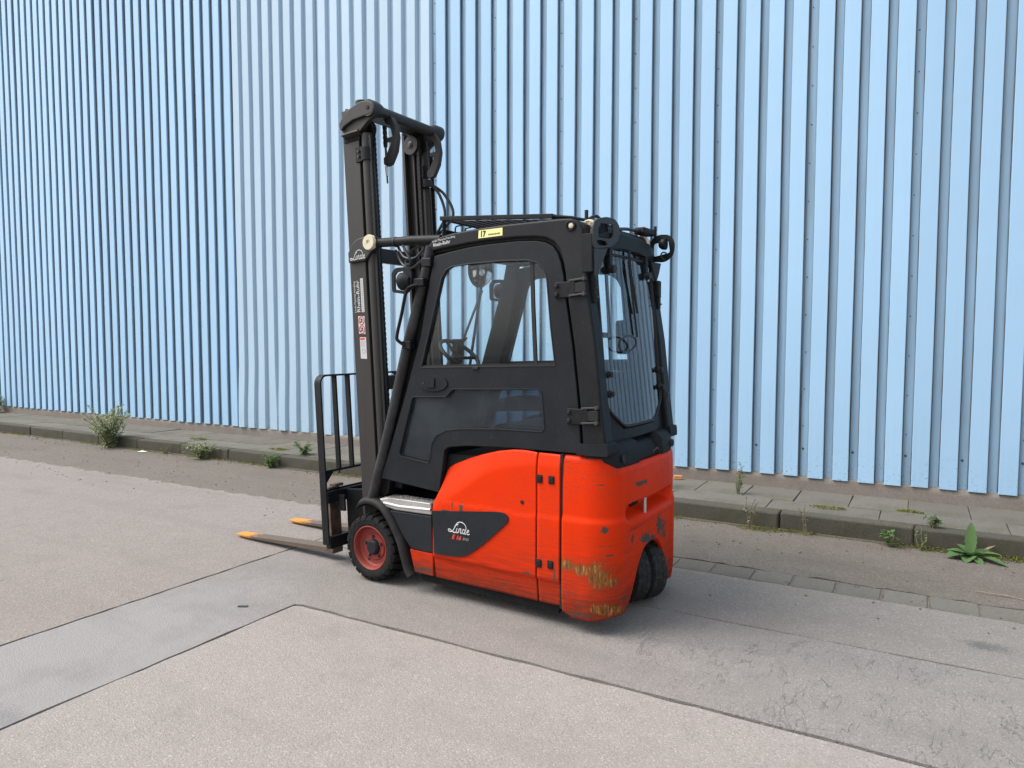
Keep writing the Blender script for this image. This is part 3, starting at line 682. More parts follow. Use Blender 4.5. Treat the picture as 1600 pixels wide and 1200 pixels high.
# ---- wheels
def front_wheel(y_out, sg, proto=None):
    R = .229
    if proto:
        w = proto.copy(); C.objects.link(w); w.parent = FL; w.location.y = -proto.location.y; w.rotation_euler.z = pi
        for ch in proto.children: c = ch.copy(); C.objects.link(c); c.parent = w
        return w
    mb = MB()
    mb.lathe([(.140, -.0), (.148, .006), (.165, .012), (.195, .010), (.207, .0), (.207, -.01), (.207, -.17), (.195, -.19), (.14, -.18)], (0, 0, 0), 'y', 60)
    N = 22
    for i in range(N):          # lugs: two staggered rows of blocks with a shoulder
        for row in (0, 1):
            a = 2 * pi * (i + .5 * row) / N; ca, sa = cos(a), sin(a); da = 2 * pi / N * .33
            y0, y1 = (.004, -.085) if row == 0 else (-.092, -.185)
            vs = []
            for (aa, yy, rr_) in ((a - da, y0, R - .012), (a + da, y0, R - .012), (a + da + .05, y1, R), (a - da + .05, y1, R)) if row == 0 else ((a - da + .05, y0, R), (a + da + .05, y0, R), (a + da, y1, R - .012), (a - da, y1, R - .012)):
                vs.append((rr_ * cos(aa), yy, rr_ * sin(aa)))
            for (aa, yy) in ((a - da * 1.15, y0 + (.008 if row == 0 else 0)), (a + da * 1.15, y0 + (.008 if row == 0 else 0)), (a + da * 1.15 + .05, y1), (a - da * 1.15 + .05, y1)) if row == 0 else ((a - da * 1.15 + .05, y0), (a + da * 1.15 + .05, y0), (a + da * 1.15, y1), (a - da * 1.15, y1)):
                vs.append((.203 * cos(aa), yy, .203 * sin(aa)))
            mb.add(vs, [(0, 1, 2, 3), (0, 4, 5, 1), (1, 5, 6, 2), (2, 6, 7, 3), (3, 7, 4, 0)])
            if row == 0:       # shoulder wing on the sidewall
                vs = []
                for aa in (a - da, a + da): vs += [((R - .012) * cos(aa), .0041, (R - .012) * sin(aa)), (.188 * cos(aa), .0145, .188 * sin(aa)), (.188 * cos(aa), .006, .188 * sin(aa)), (.205 * cos(aa), -.006, .205 * sin(aa))]
                mb.add(vs, [(0, 1, 5, 4), (0, 3, 2, 1), (4, 5, 6, 7)])
    w = mb.build('front_wheel', 'rubber', FL, sharp=32); w.location = (.058, y_out, .228); w.rotation_euler.y = .12
    rim = MB().lathe([(.146, .004), (.148, .008), (.143, .010), (.139, .006), (.134, -.012), (.128, -.030), (.118, -.038), (.092, -.040), (.086, -.032), (.052, -.032), (.05, -.05)], (0, 0, 0), 'y', 56)
    rim.build('rim', 'rim_orange', w, sharp=30)
    MB().lathe([(0, -.004), (.038, -.004), (.044, -.008), (.052, -.02), (.054, -.036)], (0, 0, 0), 'y', 36).build('hub_cap', 'grey_panel', w, sharp=30)
    for i in range(5):
        a = 2 * pi * i / 5 + .35; c = (.071 * cos(a), -.026, .071 * sin(a))
        MB().lathe([(0, .012), (.006, .012), (.010, .008), (.011, -.008)], c, 'y', 6).build('wheel_nut', 'dark_steel', w)
    a = -.95; MB().lathe([(0, .0005), (.010, .0005), (.010, -.004)], (.108 * cos(a), -.0385, .108 * sin(a)), 'y', 14).build('rim_hole', 'gap_black', w)
    return w
fw = front_wheel(.508, 1); front_wheel(.508, -1, fw)
STEER = radians(27)
rz = Matrix.Rotation(-STEER, 3, 'Z')
for k_, off in enumerate((.064, -.064)):
    R = .196; mb = MB()
    mb.lathe([(.10, -.055), (.13, -.060), (.165, -.058), (.186, -.050), (.194, -.036), (R, 0), (.194, .036), (.186, .050), (.165, .058), (.13, .060), (.10, .055)], (0, 0, 0), 'y', 72)
    N = 26
    for i in range(N):           # tread sipes cut from the shoulders: raised shoulder blocks
        a = 2 * pi * i / N; da = 2 * pi / N * .47
        for s2 in (-1, 1):
            vs = []
            for aa in (a - da, a + da):
                for rr_, yy in ((.190, .050), (.199, .046), (.2005, .020), (.1955, .012)): vs.append((rr_ * cos(aa), s2 * yy, rr_ * sin(aa)))
            mb.add(vs, [(0, 1, 5, 4), (1, 2, 6, 5), (2, 3, 7, 6), (0, 3, 2, 1), (4, 5, 6, 7)])
        vs = []
        for aa in (a - da, a + da):
            for yy in (-.012, .012): vs.append((.1985 * cos(aa), yy, .1985 * sin(aa)))
        mb.add(vs, [(0, 1, 3, 2)])
    w = mb.build('rear_wheel', 'rubber_dusty', FL, sharp=30); c = rz @ Vector((0, off, 0)); w.location = (-1.52 + c.x, -.15 + c.y, .198); w.rotation_euler.z = -STEER
    MB().lathe([(.103, .05), (.095, .03), (.05, .02), (0, .02)], (0, 0, 0), 'y', 30).build('rim', 'rim_orange', w)
# ---- counterweight: wrapped round the tail, arch over the steered wheels, towing slot
def plan(s):     # s 0..1 from left front edge, round the rear, to right front edge -> (x, y)
    pts = PLAN; t = s * (len(pts) - 1); i = min(int(t), len(pts) - 2); f = t - i
    a, b = pts[i], pts[i + 1]; return a[0] + (b[0] - a[0]) * f, a[1] + (b[1] - a[1]) * f
half = [(-1.394, .522), (-1.44, .522), (-1.50, .519)] + [(-1.50 - .20 * sin(t * pi / 2) ** .9, .519 - .165 * (1 - cos(t * pi / 2)) ** .95) for t in [i / 14 for i in range(1, 15)]]
half += [(-1.708, .30), (-1.713, .2), (-1.716, .1), (-1.717, 0)]
def resample(p, n):
    d = [0]
    for a, b in zip(p, p[1:]): d.append(d[-1] + sqrt((a[0] - b[0]) ** 2 + (a[1] - b[1]) ** 2))
    out = []
    for k in range(n):
        t = d[-1] * k / (n - 1); i = 0
        while i < len(d) - 2 and d[i + 1] < t: i += 1
        f = (t - d[i]) / (d[i + 1] - d[i]); out.append((p[i][0] + (p[i + 1][0] - p[i][0]) * f, p[i][1] + (p[i + 1][1] - p[i][1]) * f))
    return out
hp_ = resample(half, 66); PLAN = hp_ + [(x, -y) for x, y in reversed(hp_[:-1])]
ARCH = [(0, .424), (.08, .412), (.12, .394), (.17, .345), (.205, .292), (.24, .225), (.275, .155), (.292, .118), (.30, .098)]
nzc = 96
def cw_point(x, y, z):
    # inward normal of the plan
    i = None
    return x, y
vs = []; fs = []; n = len(PLAN)
for i, (x, y) in enumerate(PLAN):
    a = PLAN[max(i - 1, 0)]; b = PLAN[min(i + 1, n - 1)]; t = Vector((b[0] - a[0], b[1] - a[1])).normalized(); nin = Vector((t.y, -t.x))
    if nin.dot(Vector((-1.2 - x, -y))) < 0: nin = -nin
    ay = abs(y)
    zlo = .078 if x < -1.46 else lerp_tab([(-1.46, .074), (-1.43, .094), (-1.394, .108)], x)
    if x < -1.55: zlo = .078 + .03 * smooth01((-1.55 - x) / .16)
    if x < -1.66 and ay < .30: zlo = max(zlo, lerp_tab(ARCH, ay))
    zhi = .980 if x > -1.62 else .980 - .062 * smooth01((.52 - ay) / .12)
    for j in range(nzc + 1):
        z = zlo + (zhi - zlo) * j / nzc
        ins = 0
        if z > .615: ins += .010 * smooth01((z - .615) / .035) + .05 * max(0, z - .80) ** 1.3
        if z > zhi - .03: ins += .022 * ((z - zhi + .03) / .03) ** 2
        if z < .22: ins += .10 * max(0, .22 - z) ** 1.5 * 3
        if z < zlo + .012 and x < -1.66 and ay < .30: ins += .02 * (1 - (z - zlo) / .012)
        # towing slot across the rear
        if x < -1.60 and ay < .36:
            e = smooth01((.345 - ay) / .05); top = smooth01((.705 - z) / .012); low = smooth01((z - .595) / .055)
            ins += .085 * e * top * low
        # shallow lower scoop under the slot
        if x < -1.60: ins += .012 * smooth01((.36 - ay) / .06) * smooth01((.58 - z) / .03)
        vs.append((x + nin.x * ins, y + nin.y * ins, z))
for i in range(n - 1):
    for j in range(nzc):
        r = nzc + 1; fs.append((i * r + j, (i + 1) * r + j, (i + 1) * r + j + 1, i * r + j + 1))
mb = MB().add(vs, fs); cw = mb.build('counterweight', 'orange_paint', FL, sharp=48, recalc=False)
if sum(p.normal.dot(Vector((p.center.x + 1.2, p.center.y, 0))) for p in cw.data.polygons) < 0: cw.data.flip_normals()
so_ = cw.modifiers.new('solid', 'SOLIDIFY'); so_.thickness = .045; so_.offset = -1
MB().cyl((-1.69, .075, .585), (-1.69, .075, .72), .011).build('tow_pin', 'alu', cw)
MB().box((-1.60, .08, .65), (.05, .12, .09)).build('tow_pocket', 'gap_black', cw)
MB().prism([(-1.40, .10), (-1.40, .92), (-1.60, .92), (-1.60, .46), (-1.46, .46), (-1.46, .10)], -.455, .455, 'y').build('counterweight_core', 'black_inside', cw)
for sg in (1, -1): MB().box((-1.386, sg * .497, .55), (.018, .03, .86)).build('panel_gap', 'gap_black', FL)
# ---- black rear deck cover and pillar feet
mb = MB(); vs = []; fs = []; rows = [(.90, .030, .0), (.945, .020, 0), (1.005, .028, 0), (1.035, .05, 0), (1.05, .085, 0), (1.052, .18, 0)]
q = [p for p in PLAN if p[0] < -1.52]
for i, (x, y) in enumerate(q):
    a = q[max(i - 1, 0)]; b = q[min(i + 1, len(q) - 1)]; t = Vector((b[0] - a[0], b[1] - a[1])).normalized(); nin = Vector((t.y, -t.x))
    if nin.dot(Vector((-1.2 - x, -y))) < 0: nin = -nin
    notch = .03 * smooth01((.17 - abs(y + .02)) / .02) if x < -1.6 else 0
    for z, d, _ in rows: vs.append((x + nin.x * (d + notch), y + nin.y * (d + notch), z - notch * .9))
m = len(rows)
for i in range(len(q) - 1):
    for j in range(m - 1): fs.append((i * m + j, (i + 1) * m + j, (i + 1) * m + j + 1, i * m + j + 1))
fs.append(tuple(i * m + m - 1 for i in range(len(q))))
deck = MB().add(vs, fs).build('rear_deck', 'black_plastic', FL, sharp=40)
for y in (.36, -.36): MB().lathe([(0, .004), (.014, .004), (.018, .008), (.022, .008), (.024, 0)], (-1.685, y, .962), 'x', 20, -1).build('deck_screw', 'black_bolt', deck)
MB().tube(curve([(-1.705, .0, .955), (-1.72, -.03, .975), (-1.71, -.07, .955)], 5), .007, 8).build('cable_loop', 'hose', deck)
for sg in (1, -1):
    MB().prism(rounded([(-1.475, .985), (-1.475, 1.045), (-1.66, 1.06), (-1.665, .99)], .015), sg * .40, sg * .517, 'y').build('pillar_foot', 'black_plastic', FL, bevel=.012, seg=3)
# ---- cab frame: roof rail and rear pillar in one casting, front tube
RO = [(-.427, 2.175), (-.476, 2.212), (-.55, 2.230), (-.625, 2.240), (-.72, 2.247), (-.818, 2.252), (-1.014, 2.257), (-1.223, 2.257), (-1.36, 2.257), (-1.42, 2.253), (-1.465, 2.235), (-1.492, 2.195), (-1.506, 2.129), (-1.521, 1.99), (-1.535, 1.87), (-1.581, 1.592), (-1.62, 1.249), (-1.648, 1.03)]
RI = [(-.458, 2.138), (-.55, 2.150), (-.651, 2.160), (-.75, 2.168), (-.868, 2.174), (-1.085, 2.176), (-1.20, 2.170), (-1.27, 2.157), (-1.32, 2.132), (-1.356, 2.093), (-1.383, 2.026), (-1.400, 1.95), (-1.417, 1.808), (-1.456, 1.573), (-1.495, 1.243), (-1.513, 1.03)]
for sg in (1, -1):
    def cabmap(p, t):    # roof leans in a little towards the top
        return (p[0], t - sg * .02 * smooth01((p[1] - 1.9) / .35), p[1])
    mb = MB().prism(RO + list(reversed(RI)), sg * .405, sg * .508, fmap=cabmap)
    fr = mb.build('cab_frame', 'black_paint', FL, bevel=.030, seg=4)
    MB().tube([(.05, sg * .497, .56), (-.11, sg * .492, 1.053), (-.263, sg * .490, 1.568), (-.403, sg * .480, 1.99), (-.445, sg * .474, 2.17)], .032, 18).build('front_tube', 'worn_tube', FL)
    MB().lathe([(.030, .003), (.030, .010), (.024, .012), (.021, .004), (.012, -.002), (0, -.002)], (-1.424, sg * .487, 2.213), 'y', 26, sg).build('cap_ring', 'black_plastic', fr)
    MB().lathe([(0, .006), (.012, .005), (.017, .001), (.018, -.01)], (-1.424, sg * .487, 2.213), 'y', 20, sg).build('mount_bolt', 'cream', fr)
    # rubber bushing behind the corner
    MB().lathe([(.02, .0), (.045, .0), (.05, .006), (.046, .012), (.05, .018), (.046, .024), (.05, .030), (.045, .04), (.02, .04)], (-1.478, sg * .36, 2.205), 'y', 26, 1).build('bushing', 'cream', fr)
    MB().prism([(-1.513, 1.85), (-1.417, 1.85), (-1.413, 1.862), (-1.513, 1.875)], sg * .40, sg * .5095, 'y').build('frame_joint', 'black_bolt', fr) if False else None
    if sg > 0: frameL = fr
# roof cross members
mb = MB(); mb.box((-.46, 0, 2.165), (.07, .86, .06)); mb.build('front_header', 'black_paint', FL, bevel=.012)
mb = MB(); mb.cyl((-1.478, -.40, 2.205), (-1.478, .40, 2.205), .040, 24); mb.build('rear_cross_tube', 'black_paint', FL)
vs = []
mb = MB().prism([(.41, 2.17), (.30, 2.195), (.12, 2.205), (-.12, 2.205), (-.30, 2.195), (-.41, 2.17), (-.41, 2.07), (-.30, 2.10), (-.12, 2.118), (.12, 2.118), (.30, 2.10), (.41, 2.07)], -1.50, -1.535, 'x')
mb.v = [p + Vector((-.026 * (1 - (p.y / .42) ** 2), 0, 0)) for p in mb.v]
mb.build('rear_header', 'black_paint', FL, bevel=.008)
MB().box((-.95, 0, 2.16), (.95, .80, .008)).build('roof_glass', 'glass_roof', FL)
# roof grille: frame, raised wire mesh
gz = 0.0
def gt(p): return Vector((p.x, p.y, p.z + 2.322 + (p.x + .86) * .075 + (p.z > .05) * 0))
gr = MB(); gr.box((-.86, .395, gz), (.80, .022, .026)); gr.box((-.86, -.395, gz), (.80, .022, .026)); gr.box((-.47, 0, gz), (.022, .768, .026)); gr.box((-1.25, 0, gz), (.022, .768, .026))
for sg in (1, -1):
    gr.box((-.475, sg * .38, -.075), (.012, .03, .125)); gr.tube([(-1.25, sg * .395, gz), (-1.36, sg * .36, -.005), (-1.45, sg * .33, -.02)], .010, 8)
grille = gr.build('roof_grille', 'black_paint', FL, bevel=.003, tf=gt)
MB().prism([(.39, 2.19), (-.39, 2.19), (-.39, 2.30), (.39, 2.285)], -.462, -.478, 'x').build('grille_front_plate', 'black_paint', grille, bevel=.003)
for i in range(1, 20): MB().cyl((-.48, -.39 + i * .039, gz - .012), (-1.24, -.39 + i * .039, gz - .012), .0035, 6).build('grille_wire', 'black_paint', grille, tf=gt)
for i in range(1, 12): MB().cyl((-.48 - i * .0645, -.39, gz - .018), (-.48 - i * .0645, .39, gz - .018), .0035, 6).build('grille_wire', 'black_paint', grille, tf=gt)
for y in (.30, .20, .10):
    MB().tube([(-.50, y, 2.20), (-.50, y, 2.300), (-.508, y, 2.312), (-.56, y, 2.318)], .005, 6).build('grille_hook', 'black_paint', grille)
# ---- doors
DO = [(-.030, .702), (-.10, .868), (-.244, 1.24), (-.381, 1.63), (-.440, 1.90), (-.482, 2.112), (-.60, 2.130), (-.74, 2.146), (-.868, 2.154), (-1.085, 2.157), (-1.20, 2.150), (-1.262, 2.137), (-1.308, 2.114), (-1.342, 2.076), (-1.368, 2.018), (-1.386, 1.945), (-1.404, 1.805), (-1.443, 1.57), (-1.482, 1.24), (-1.500, .99), (-1.26, .987), (-.975, .983), (-.736, .971), (-.592, .951), (-.563, .930), (-.548, .84), (-.518, .665)]
WU = [(-.380, 1.432), (-.545, 1.975), (-.575, 2.022), (-.62, 2.041), (-.741, 2.050), (-.99, 2.054), (-1.155, 2.047), (-1.212, 2.032), (-1.257, 1.995), (-1.28, 1.946), (-1.308, 1.668), (-1.335, 1.462)]
WL = [(-.306, 1.237), (-.319, 1.248), (-.575, 1.259), (-.595, 1.278), (-.617, 1.303), (-.64, 1.309), (-1.225, 1.330), (-1.251, 1.315), (-1.272, 1.111), (-1.252, 1.092), (-.967, 1.088), (-.688, 1.070), (-.579, 1.054), (-.504, 1.019), (-.465, .967), (-.449, .865), (-.430, .838), (-.208, .862), (-.194, .884)]
def shrink(poly, d):
    cx = sum(p[0] for p in poly) / len(poly); cz = sum(p[1] for p in poly) / len(poly)
    return [(p[0] + (1 if p[0] < cx else -1) * d, p[1] + (1 if p[1] < cz else -1) * d) for p in poly]
def lean(p, y, sg): return y - sg * .018 * smooth01((p[1] - 1.9) / .35)
for sg in (1, -1):
    fm = lambda p, t, sg=sg: (p[0], lean(p, t, sg), p[1])
    d = MB().prism(DO, sg * .462, sg * .500, fmap=fm, holes=(WU, WL)).build('cab_door', 'black_plastic', FL, bevel=.006, seg=2)
    # raised surround of the lower glass
    MB().prism([(p[0] * 1.0, p[1]) for p in WL], sg * .474, sg * .480, fmap=fm).build('lower_glass', 'glass_dusty', d)
    MB().prism(WU, sg * .478, sg * .483, fmap=fm).build('window_glass', 'glass_door', d)
    # sliding pane edge, bottom track, gasket
    MB().bar([(-1.172, sg * .474, 2.045), (-1.185, sg * .482, 1.80), (-1.205, sg * .486, 1.455)], .022, .012, (1, 0, 0)).build('pane_edge', 'black_bolt', d)
    MB().bar([(-.385, sg * .484, 1.438), (-.80, sg * .486, 1.452), (-1.332, sg * .486, 1.467)], .022, .018, (0, 1, 0)).build('window_track', 'black_bolt', d)
    MB().box((-.80, sg * .502, 1.438), (.045, .012, .018)).build('pane_catch', 'black_bolt', d, bevel=.003)
    gk = MB(); gk.tube([(p[0], lean(p, sg * .497, sg), p[1]) for p in WU + WU[:1]], .006, 6); gk.build('window_gasket', 'black_bolt', d)
    gk = MB(); gk.tube([(p[0], sg * .4975, p[1]) for p in WL + WL[:1]], .006, 6); gk.build('glass_gasket', 'black_plastic', d)
    # handle: oval dish, recess, paddle, lock
    el = [(-.474 + .118 * cos(a) * (abs(cos(a)) ** .15), 1.340 + .052 * sin(a) * (1 + .1 * cos(a) ** 2)) for a in [2 * pi * i / 40 for i in range(40)]]
    h = MB().prism(el, sg * .495, sg * .508, 'y').build('door_handle', 'black_plastic', d, bevel=.006, seg=3)
    MB().prism(rounded([(-.425, 1.312), (-.535, 1.316), (-.535, 1.372), (-.425, 1.370)], .014), sg * .500, sg * .5088, 'y').build('handle_recess', 'gap_black', d)
    MB().prism(rounded([(-.430, 1.312), (-.498, 1.314), (-.498, 1.374), (-.430, 1.372)], .012), sg * .505, sg * .518, 'y').build('handle_paddle', 'black_plastic', d, bevel=.005)
    MB().lathe([(0, .004), (.006, .004), (.007, 0)], (-.405, sg * .508, 1.337), 'y', 12, sg).build('handle_lock', 'dark_steel', d)
    # hinges
    for (z, x0, x1) in ((1.872, -1.337, -1.50), (1.192, -1.417, -1.578)):
        hb = MB(); hb.box((x0 - .055, sg * .506, z), (.115, .012, .085)); hb.box((x0 - .115, sg * .512, z + .008), (.03, .02, .075))
        hinge = hb.build('hinge', 'black_paint', d, bevel=.004)
        MB().prism([(x1 + .055, z - .022), (x1 - .03, z - .016), (x1 - .03, z + .040), (x1 + .055, z + .030)], sg * .500, sg * .520, 'y').build('hinge_block', 'black_bolt', d, bevel=.004)
        for dz in (.045, -.035):
            MB().box((x1 + .02, sg * .518, z + dz + .006), (.10, .014, .010), Matrix.Rotation(.10, 3, 'Y')).build('hinge_arm', 'dark_steel', d, bevel=.002)
            MB().lathe([(0, .022), (.009, .022), (.012, .016), (.012, 0)], (x1 - .022, sg * .513, z + dz + .008), 'y', 12, sg).build('hinge_pin', 'dark_steel', d)
        for dz in (.022, -.024): MB().lathe([(0, .012), (.008, .012), (.013, .006), (.014, 0)], (x0 - .014, sg * .511, z + dz), 'y', 14, sg).build('hinge_bolt', 'black_bolt', d)
        MB().lathe([(0, .0015), (.010, .0015), (.010, 0)], (x0 - .078, sg * .5115, z), 'y', 14, sg).build('hinge_slot', 'gap_black', d)
for sg in (1, -1):
    MB().tube([(p[0], sg * .448, p[1]) for p in [(-.47, 2.12)] + RI], .026, 8).build('door_seal', 'gap_black', FL)
    MB().prism([(.075, .60), (-.235, 1.568), (-.375, 1.99), (-.415, 2.17), (-.50, 2.15), (-.47, 1.90), (-.41, 1.63), (-.272, 1.24), (-.06, .70), (-.03, .60)], sg * .415, sg * .458, 'y').build('front_post', 'black_inside', FL)
# stickers on the roof rail
lettering('dealer_lettering', 'Linde Material Handling', .0185, 'white_print', frameL, (-.470, .4905, 2.192), Matrix.Rotation(radians(0), 3, 'X') @ SIDE @ Matrix.Rotation(radians(6.5), 3, 'Z'))
lettering('dealer_lettering', 'Rhein-Ruhr', .0285, 'white_print', frameL, (-.478, .4905, 2.166), SIDE @ Matrix.Rotation(radians(7), 3, 'Z'), bold=.0008)
stk = MB().prism([(-.815, 2.192), (-.984, 2.196), (-.984, 2.240), (-.818, 2.237)], .488, .4905, 'y').build('inspection_sticker', 'yellow_label', frameL)
lettering('sticker_number', '17', .044, 'black_print', frameL, (-.828, .4909, 2.201), SIDE @ Matrix.Rotation(radians(-1), 3, 'Z'), xs=.9, bold=.0022)
lettering('sticker_text', 'MONTH', .013, 'black_print', frameL, (-.890, .4909, 2.203)) if False else None
lm = MB()
for i in range(11): lm.box((-.890 - i * .0075, .491, 2.208 + .0002 * i), (.0048, .0006, .008 if i % 3 else .010))
lm.build('sticker_print', 'black_print', frameL)
# ---- windscreen, rear window
ws = MB().add([(.045, .46, .62), (.045, -.46, .62), (-.44, -.44, 2.14), (-.44, .44, 2.14)], [(0, 1, 2, 3)])
ws.build('windscreen', 'glass_clear', FL)
def rearx(z): return -1.512 - (2.09 - z) * .098
RW = rounded([(.395, 1.235), (.22, 1.118), (-.22, 1.118), (-.395, 1.235), (-.385, 2.08), (.385, 2.08)], [.05, .05, .05, .05, .04, .04])
def bulge(y): return .026 * (1 - (y / .40) ** 2)
mbg = MB(); vs = []; fs = []; ny, nzr = 40, 14
for i in range(ny + 1):
    y = -.392 + .784 * i / ny; z0 = 1.118 if abs(y) < .23 else 1.118 + (abs(y) - .23) / .162 * .117; z1 = 2.09 + .02 * (1 - (y / .39) ** 2)
    for j in range(nzr + 1): z = z0 + (z1 - z0) * j / nzr; vs.append((rearx(z) - bulge(y), y, z))
for i in range(ny):
    for j in range(nzr): r_ = nzr + 1; fs.append((i * r_ + j, (i + 1) * r_ + j, (i + 1) * r_ + j + 1, i * r_ + j + 1))
rg = mbg.add(vs, fs).build('rear_window', 'glass_rear', FL, recalc=True, sharp=80)
RWS = []
for a, b in zip(RW, RW[1:] + RW[:1]):
    m_ = max(1, int(sqrt((a[0] - b[0]) ** 2 + (a[1] - b[1]) ** 2) / .04)); RWS += [(a[0] + (b[0] - a[0]) * q / m_, a[1] + (b[1] - a[1]) * q / m_) for q in range(m_)]
RWS.append(RW[0])
gk = MB(); gk.tube([(rearx(p[1]) - bulge(p[0]), p[0], p[1]) for p in RWS], .009, 8); gk.build('window_seal', 'black_bolt', rg)
# painted dark frame print inside the rear glass corners, lower cross bar with chipped paint
mb = MB().prism([(.42, 1.045), (.3, 1.045), (.2, 1.045), (.1, 1.045), (0, 1.045), (-.1, 1.045), (-.2, 1.045), (-.3, 1.045), (-.42, 1.045), (-.42, 1.19), (-.385, 1.225), (-.30, 1.165), (-.215, 1.105), (-.1, 1.105), (0, 1.105), (.1, 1.105), (.215, 1.105), (.30, 1.165), (.385, 1.225), (.42, 1.19)], 0, .035, fmap=lambda p, t: (rearx(p[1]) + .042 - t - .026 * (1 - (p[0] / .43) ** 2), p[0], p[1]))
rb = mb.build('rear_sill', 'black_paint', FL, bevel=.006)
for sg in (1, -1):
    MB().bar([(rearx(2.1) + .03, sg * .405, 2.12), (rearx(1.5) + .03, sg * .41, 1.5), (rearx(1.05) + .03, sg * .415, 1.05)], .05, .035, (1, 0, 0)).build('rear_post', 'black_paint', FL, bevel=.006)
    for z in (1.416, 1.309):
        k_ = MB().lathe([(0, .030), (.014, .028), (.017, .022), (.010, .014), (.020, .008), (.022, 0)], (rearx(z) - .012, sg * .365, z), 'x', 18, -1).build('glass_knob', 'black_bolt', rg)
    # strut brackets on the glass
    MB().box((rearx(2.03) - .026, sg * .255, 2.055), (.018, .040, .13)).build('strut_bracket', 'black_paint', rg, bevel=.006)
    MB().lathe([(0, .03), (.022, .03), (.024, .0)], (rearx(2.0) - .024, sg * .255, 1.995), 'x', 16, -1).build('strut_knob', 'black_bolt', rg)
    # rear window hinge/latch blocks on the pillar
    mbk = MB(); mbk.box((rearx(1.87) - .012, sg * .452, 1.885), (.03, .035, .17)); mbk.build('window_hinge', 'black_paint', FL, bevel=.004)
    for z in (1.83, 1.88, 1.93, 1.95): MB().lathe([(0, .006), (.006, .006), (.007, 0)], (rearx(z) - .028, sg * .452, z), 'x', 8, -1).build('rivet', 'dark_steel', bpy.data.objects[mbk and 'window_hinge'] if False else rg)
MB().box((-1.60, -.46, 1.21), (.05, .05, .12)).build('window_latch', 'black_bolt', FL, bevel=.008)
MB().box((-1.53, -.455, 1.93), (.06, .05, .10)).build('window_latch', 'black_bolt', FL, bevel=.008)
wp = MB(); wp.tube([(rearx(2.12) - .045, .02, 2.125), (rearx(2.0) - .048, .03, 2.0), (rearx(1.76) - .044, -.03, 1.76)], .008, 8); wp.tube([(rearx(2.06) - .04, .035, 2.06), (rearx(1.62) - .04, -.012, 1.62)], .006, 6); wp.build('rear_wiper', 'black_bolt', FL)
# lamp guards, lamps, beeper and cabling at the rear corners
for sg in (1, -1):
    y_ = lambda v: v if sg > 0 else -v
    outer = [(y_(a), b) for a, b in [(.508, 2.213), (.449, 2.244), (.346, 2.267), (.238, 2.269), (.175, 2.235), (.191, 2.158), (.278, 2.113), (.506, 2.079)]]
    hole = [(y_(a), b) for a, b in [(.448, 2.200), (.428, 2.222), (.27, 2.236), (.258, 2.168), (.301, 2.154), (.447, 2.142)]]
    hole2 = [(y_(a), b) for a, b in [(.470, 2.125), (.44, 2.133), (.36, 2.135), (.335, 2.120), (.36, 2.110), (.45, 2.105)]]
    rt = Matrix.Rotation(sg * .12, 3, 'Z')
    if sg > 0:
        g = MB().prism(rounded(outer, .03), -1.555, -1.567, 'x', holes=(rounded(hole, .012), rounded(hole2, .008))).build('lamp_guard', 'mast_paint', FL, bevel=.003)
        MB().prism([(.491, 2.085), (.321, 2.10), (.40, 2.0), (.462, 1.928), (.478, 1.95)], -1.553, -1.562, 'x').build('guard_fin', 'mast_paint', g, bevel=.002)
        MB().box((-1.53, .505, 2.06), (.06, .010, .20)).build('guard_bracket', 'black_paint', g, bevel=.003)
    else:
        # right guard is turned edge-on towards the side
        g = MB().prism(rounded([(-1.50, 2.10), (-1.50, 2.235), (-1.55, 2.268), (-1.63, 2.262), (-1.665, 2.21), (-1.655, 2.13), (-1.60, 2.09)], .03), -.425, -.435, 'y', holes=(rounded([(-1.525, 2.13), (-1.525, 2.21), (-1.62, 2.225), (-1.632, 2.15)], .015),)).build('lamp_guard', 'black_paint', FL, bevel=.003)
        MB().prism([(-.30, 2.085), (-.47, 2.09), (-.435, 2.02), (-.395, 1.962)], -1.55, -1.559, 'x').build('guard_fin', 'black_paint', g, bevel=.002)
    lc = (-1.470, .315, 2.198) if sg > 0 else (-1.575, -.395, 2.20)
    ls = 1 if sg > 0 else .66
    lb = MB(); lb.lathe([(r_ * ls, l_ * ls) for r_, l_ in [(0, .0), (.03, .0), (.05, .025), (.055, .06), (.050, .066)]], lc, 'x', 28, -1); lb.v = [Vector((p.x, p.y, p.z)) for p in lb.v]
    lamp = lb.build('work_lamp', 'black_paint', FL, sharp=50)
    MB().lathe([(r_ * ls, l_ * ls) for r_, l_ in [(0, .063), (.03, .066), (.048, .062)]], lc, 'x', 24, -1).build('lamp_lens', 'black_plastic', lamp)
bp = MB().box((-1.50, -.33, 2.275), (.075, .17, .042)).build('beeper', 'grey_panel', FL, bevel=.012, seg=3)
MB().tube(curve([(-1.50, .10, 2.235), (-1.50, -.05, 2.258), (-1.50, -.26, 2.272)], 6), .010, 8).build('lamp_cable', 'hose', FL)
MB().tube(curve([(-1.46, .36, 2.26), (-1.48, .30, 2.285), (-1.48, .20, 2.26), (-1.50, .08, 2.235)], 6), .009, 8).build('lamp_cable', 'hose', FL)
MB().cyl((-1.44, .34, 2.25), (-1.44, .34, 2.315), .011, 10).build('antenna_stub', 'black_bolt', FL)
MB().cyl((-1.52, -.46, 2.25), (-1.52, -.46, 2.325), .010, 10).build('antenna_stub', 'black_bolt', FL)
MB().bar([(-1.50, -.30, 2.285), (-1.50, -.47, 2.30)], .04, .012, (1, 0, 0)).build('beeper_bracket', 'black_bolt', FL)
MB().tube([(-1.60, -.42 + .06 * cos(a), 2.13 + .022 * sin(a)) for a in [2 * pi * i / 20 for i in range(21)]], .005, 6).build('cable_ring', 'hose', FL)
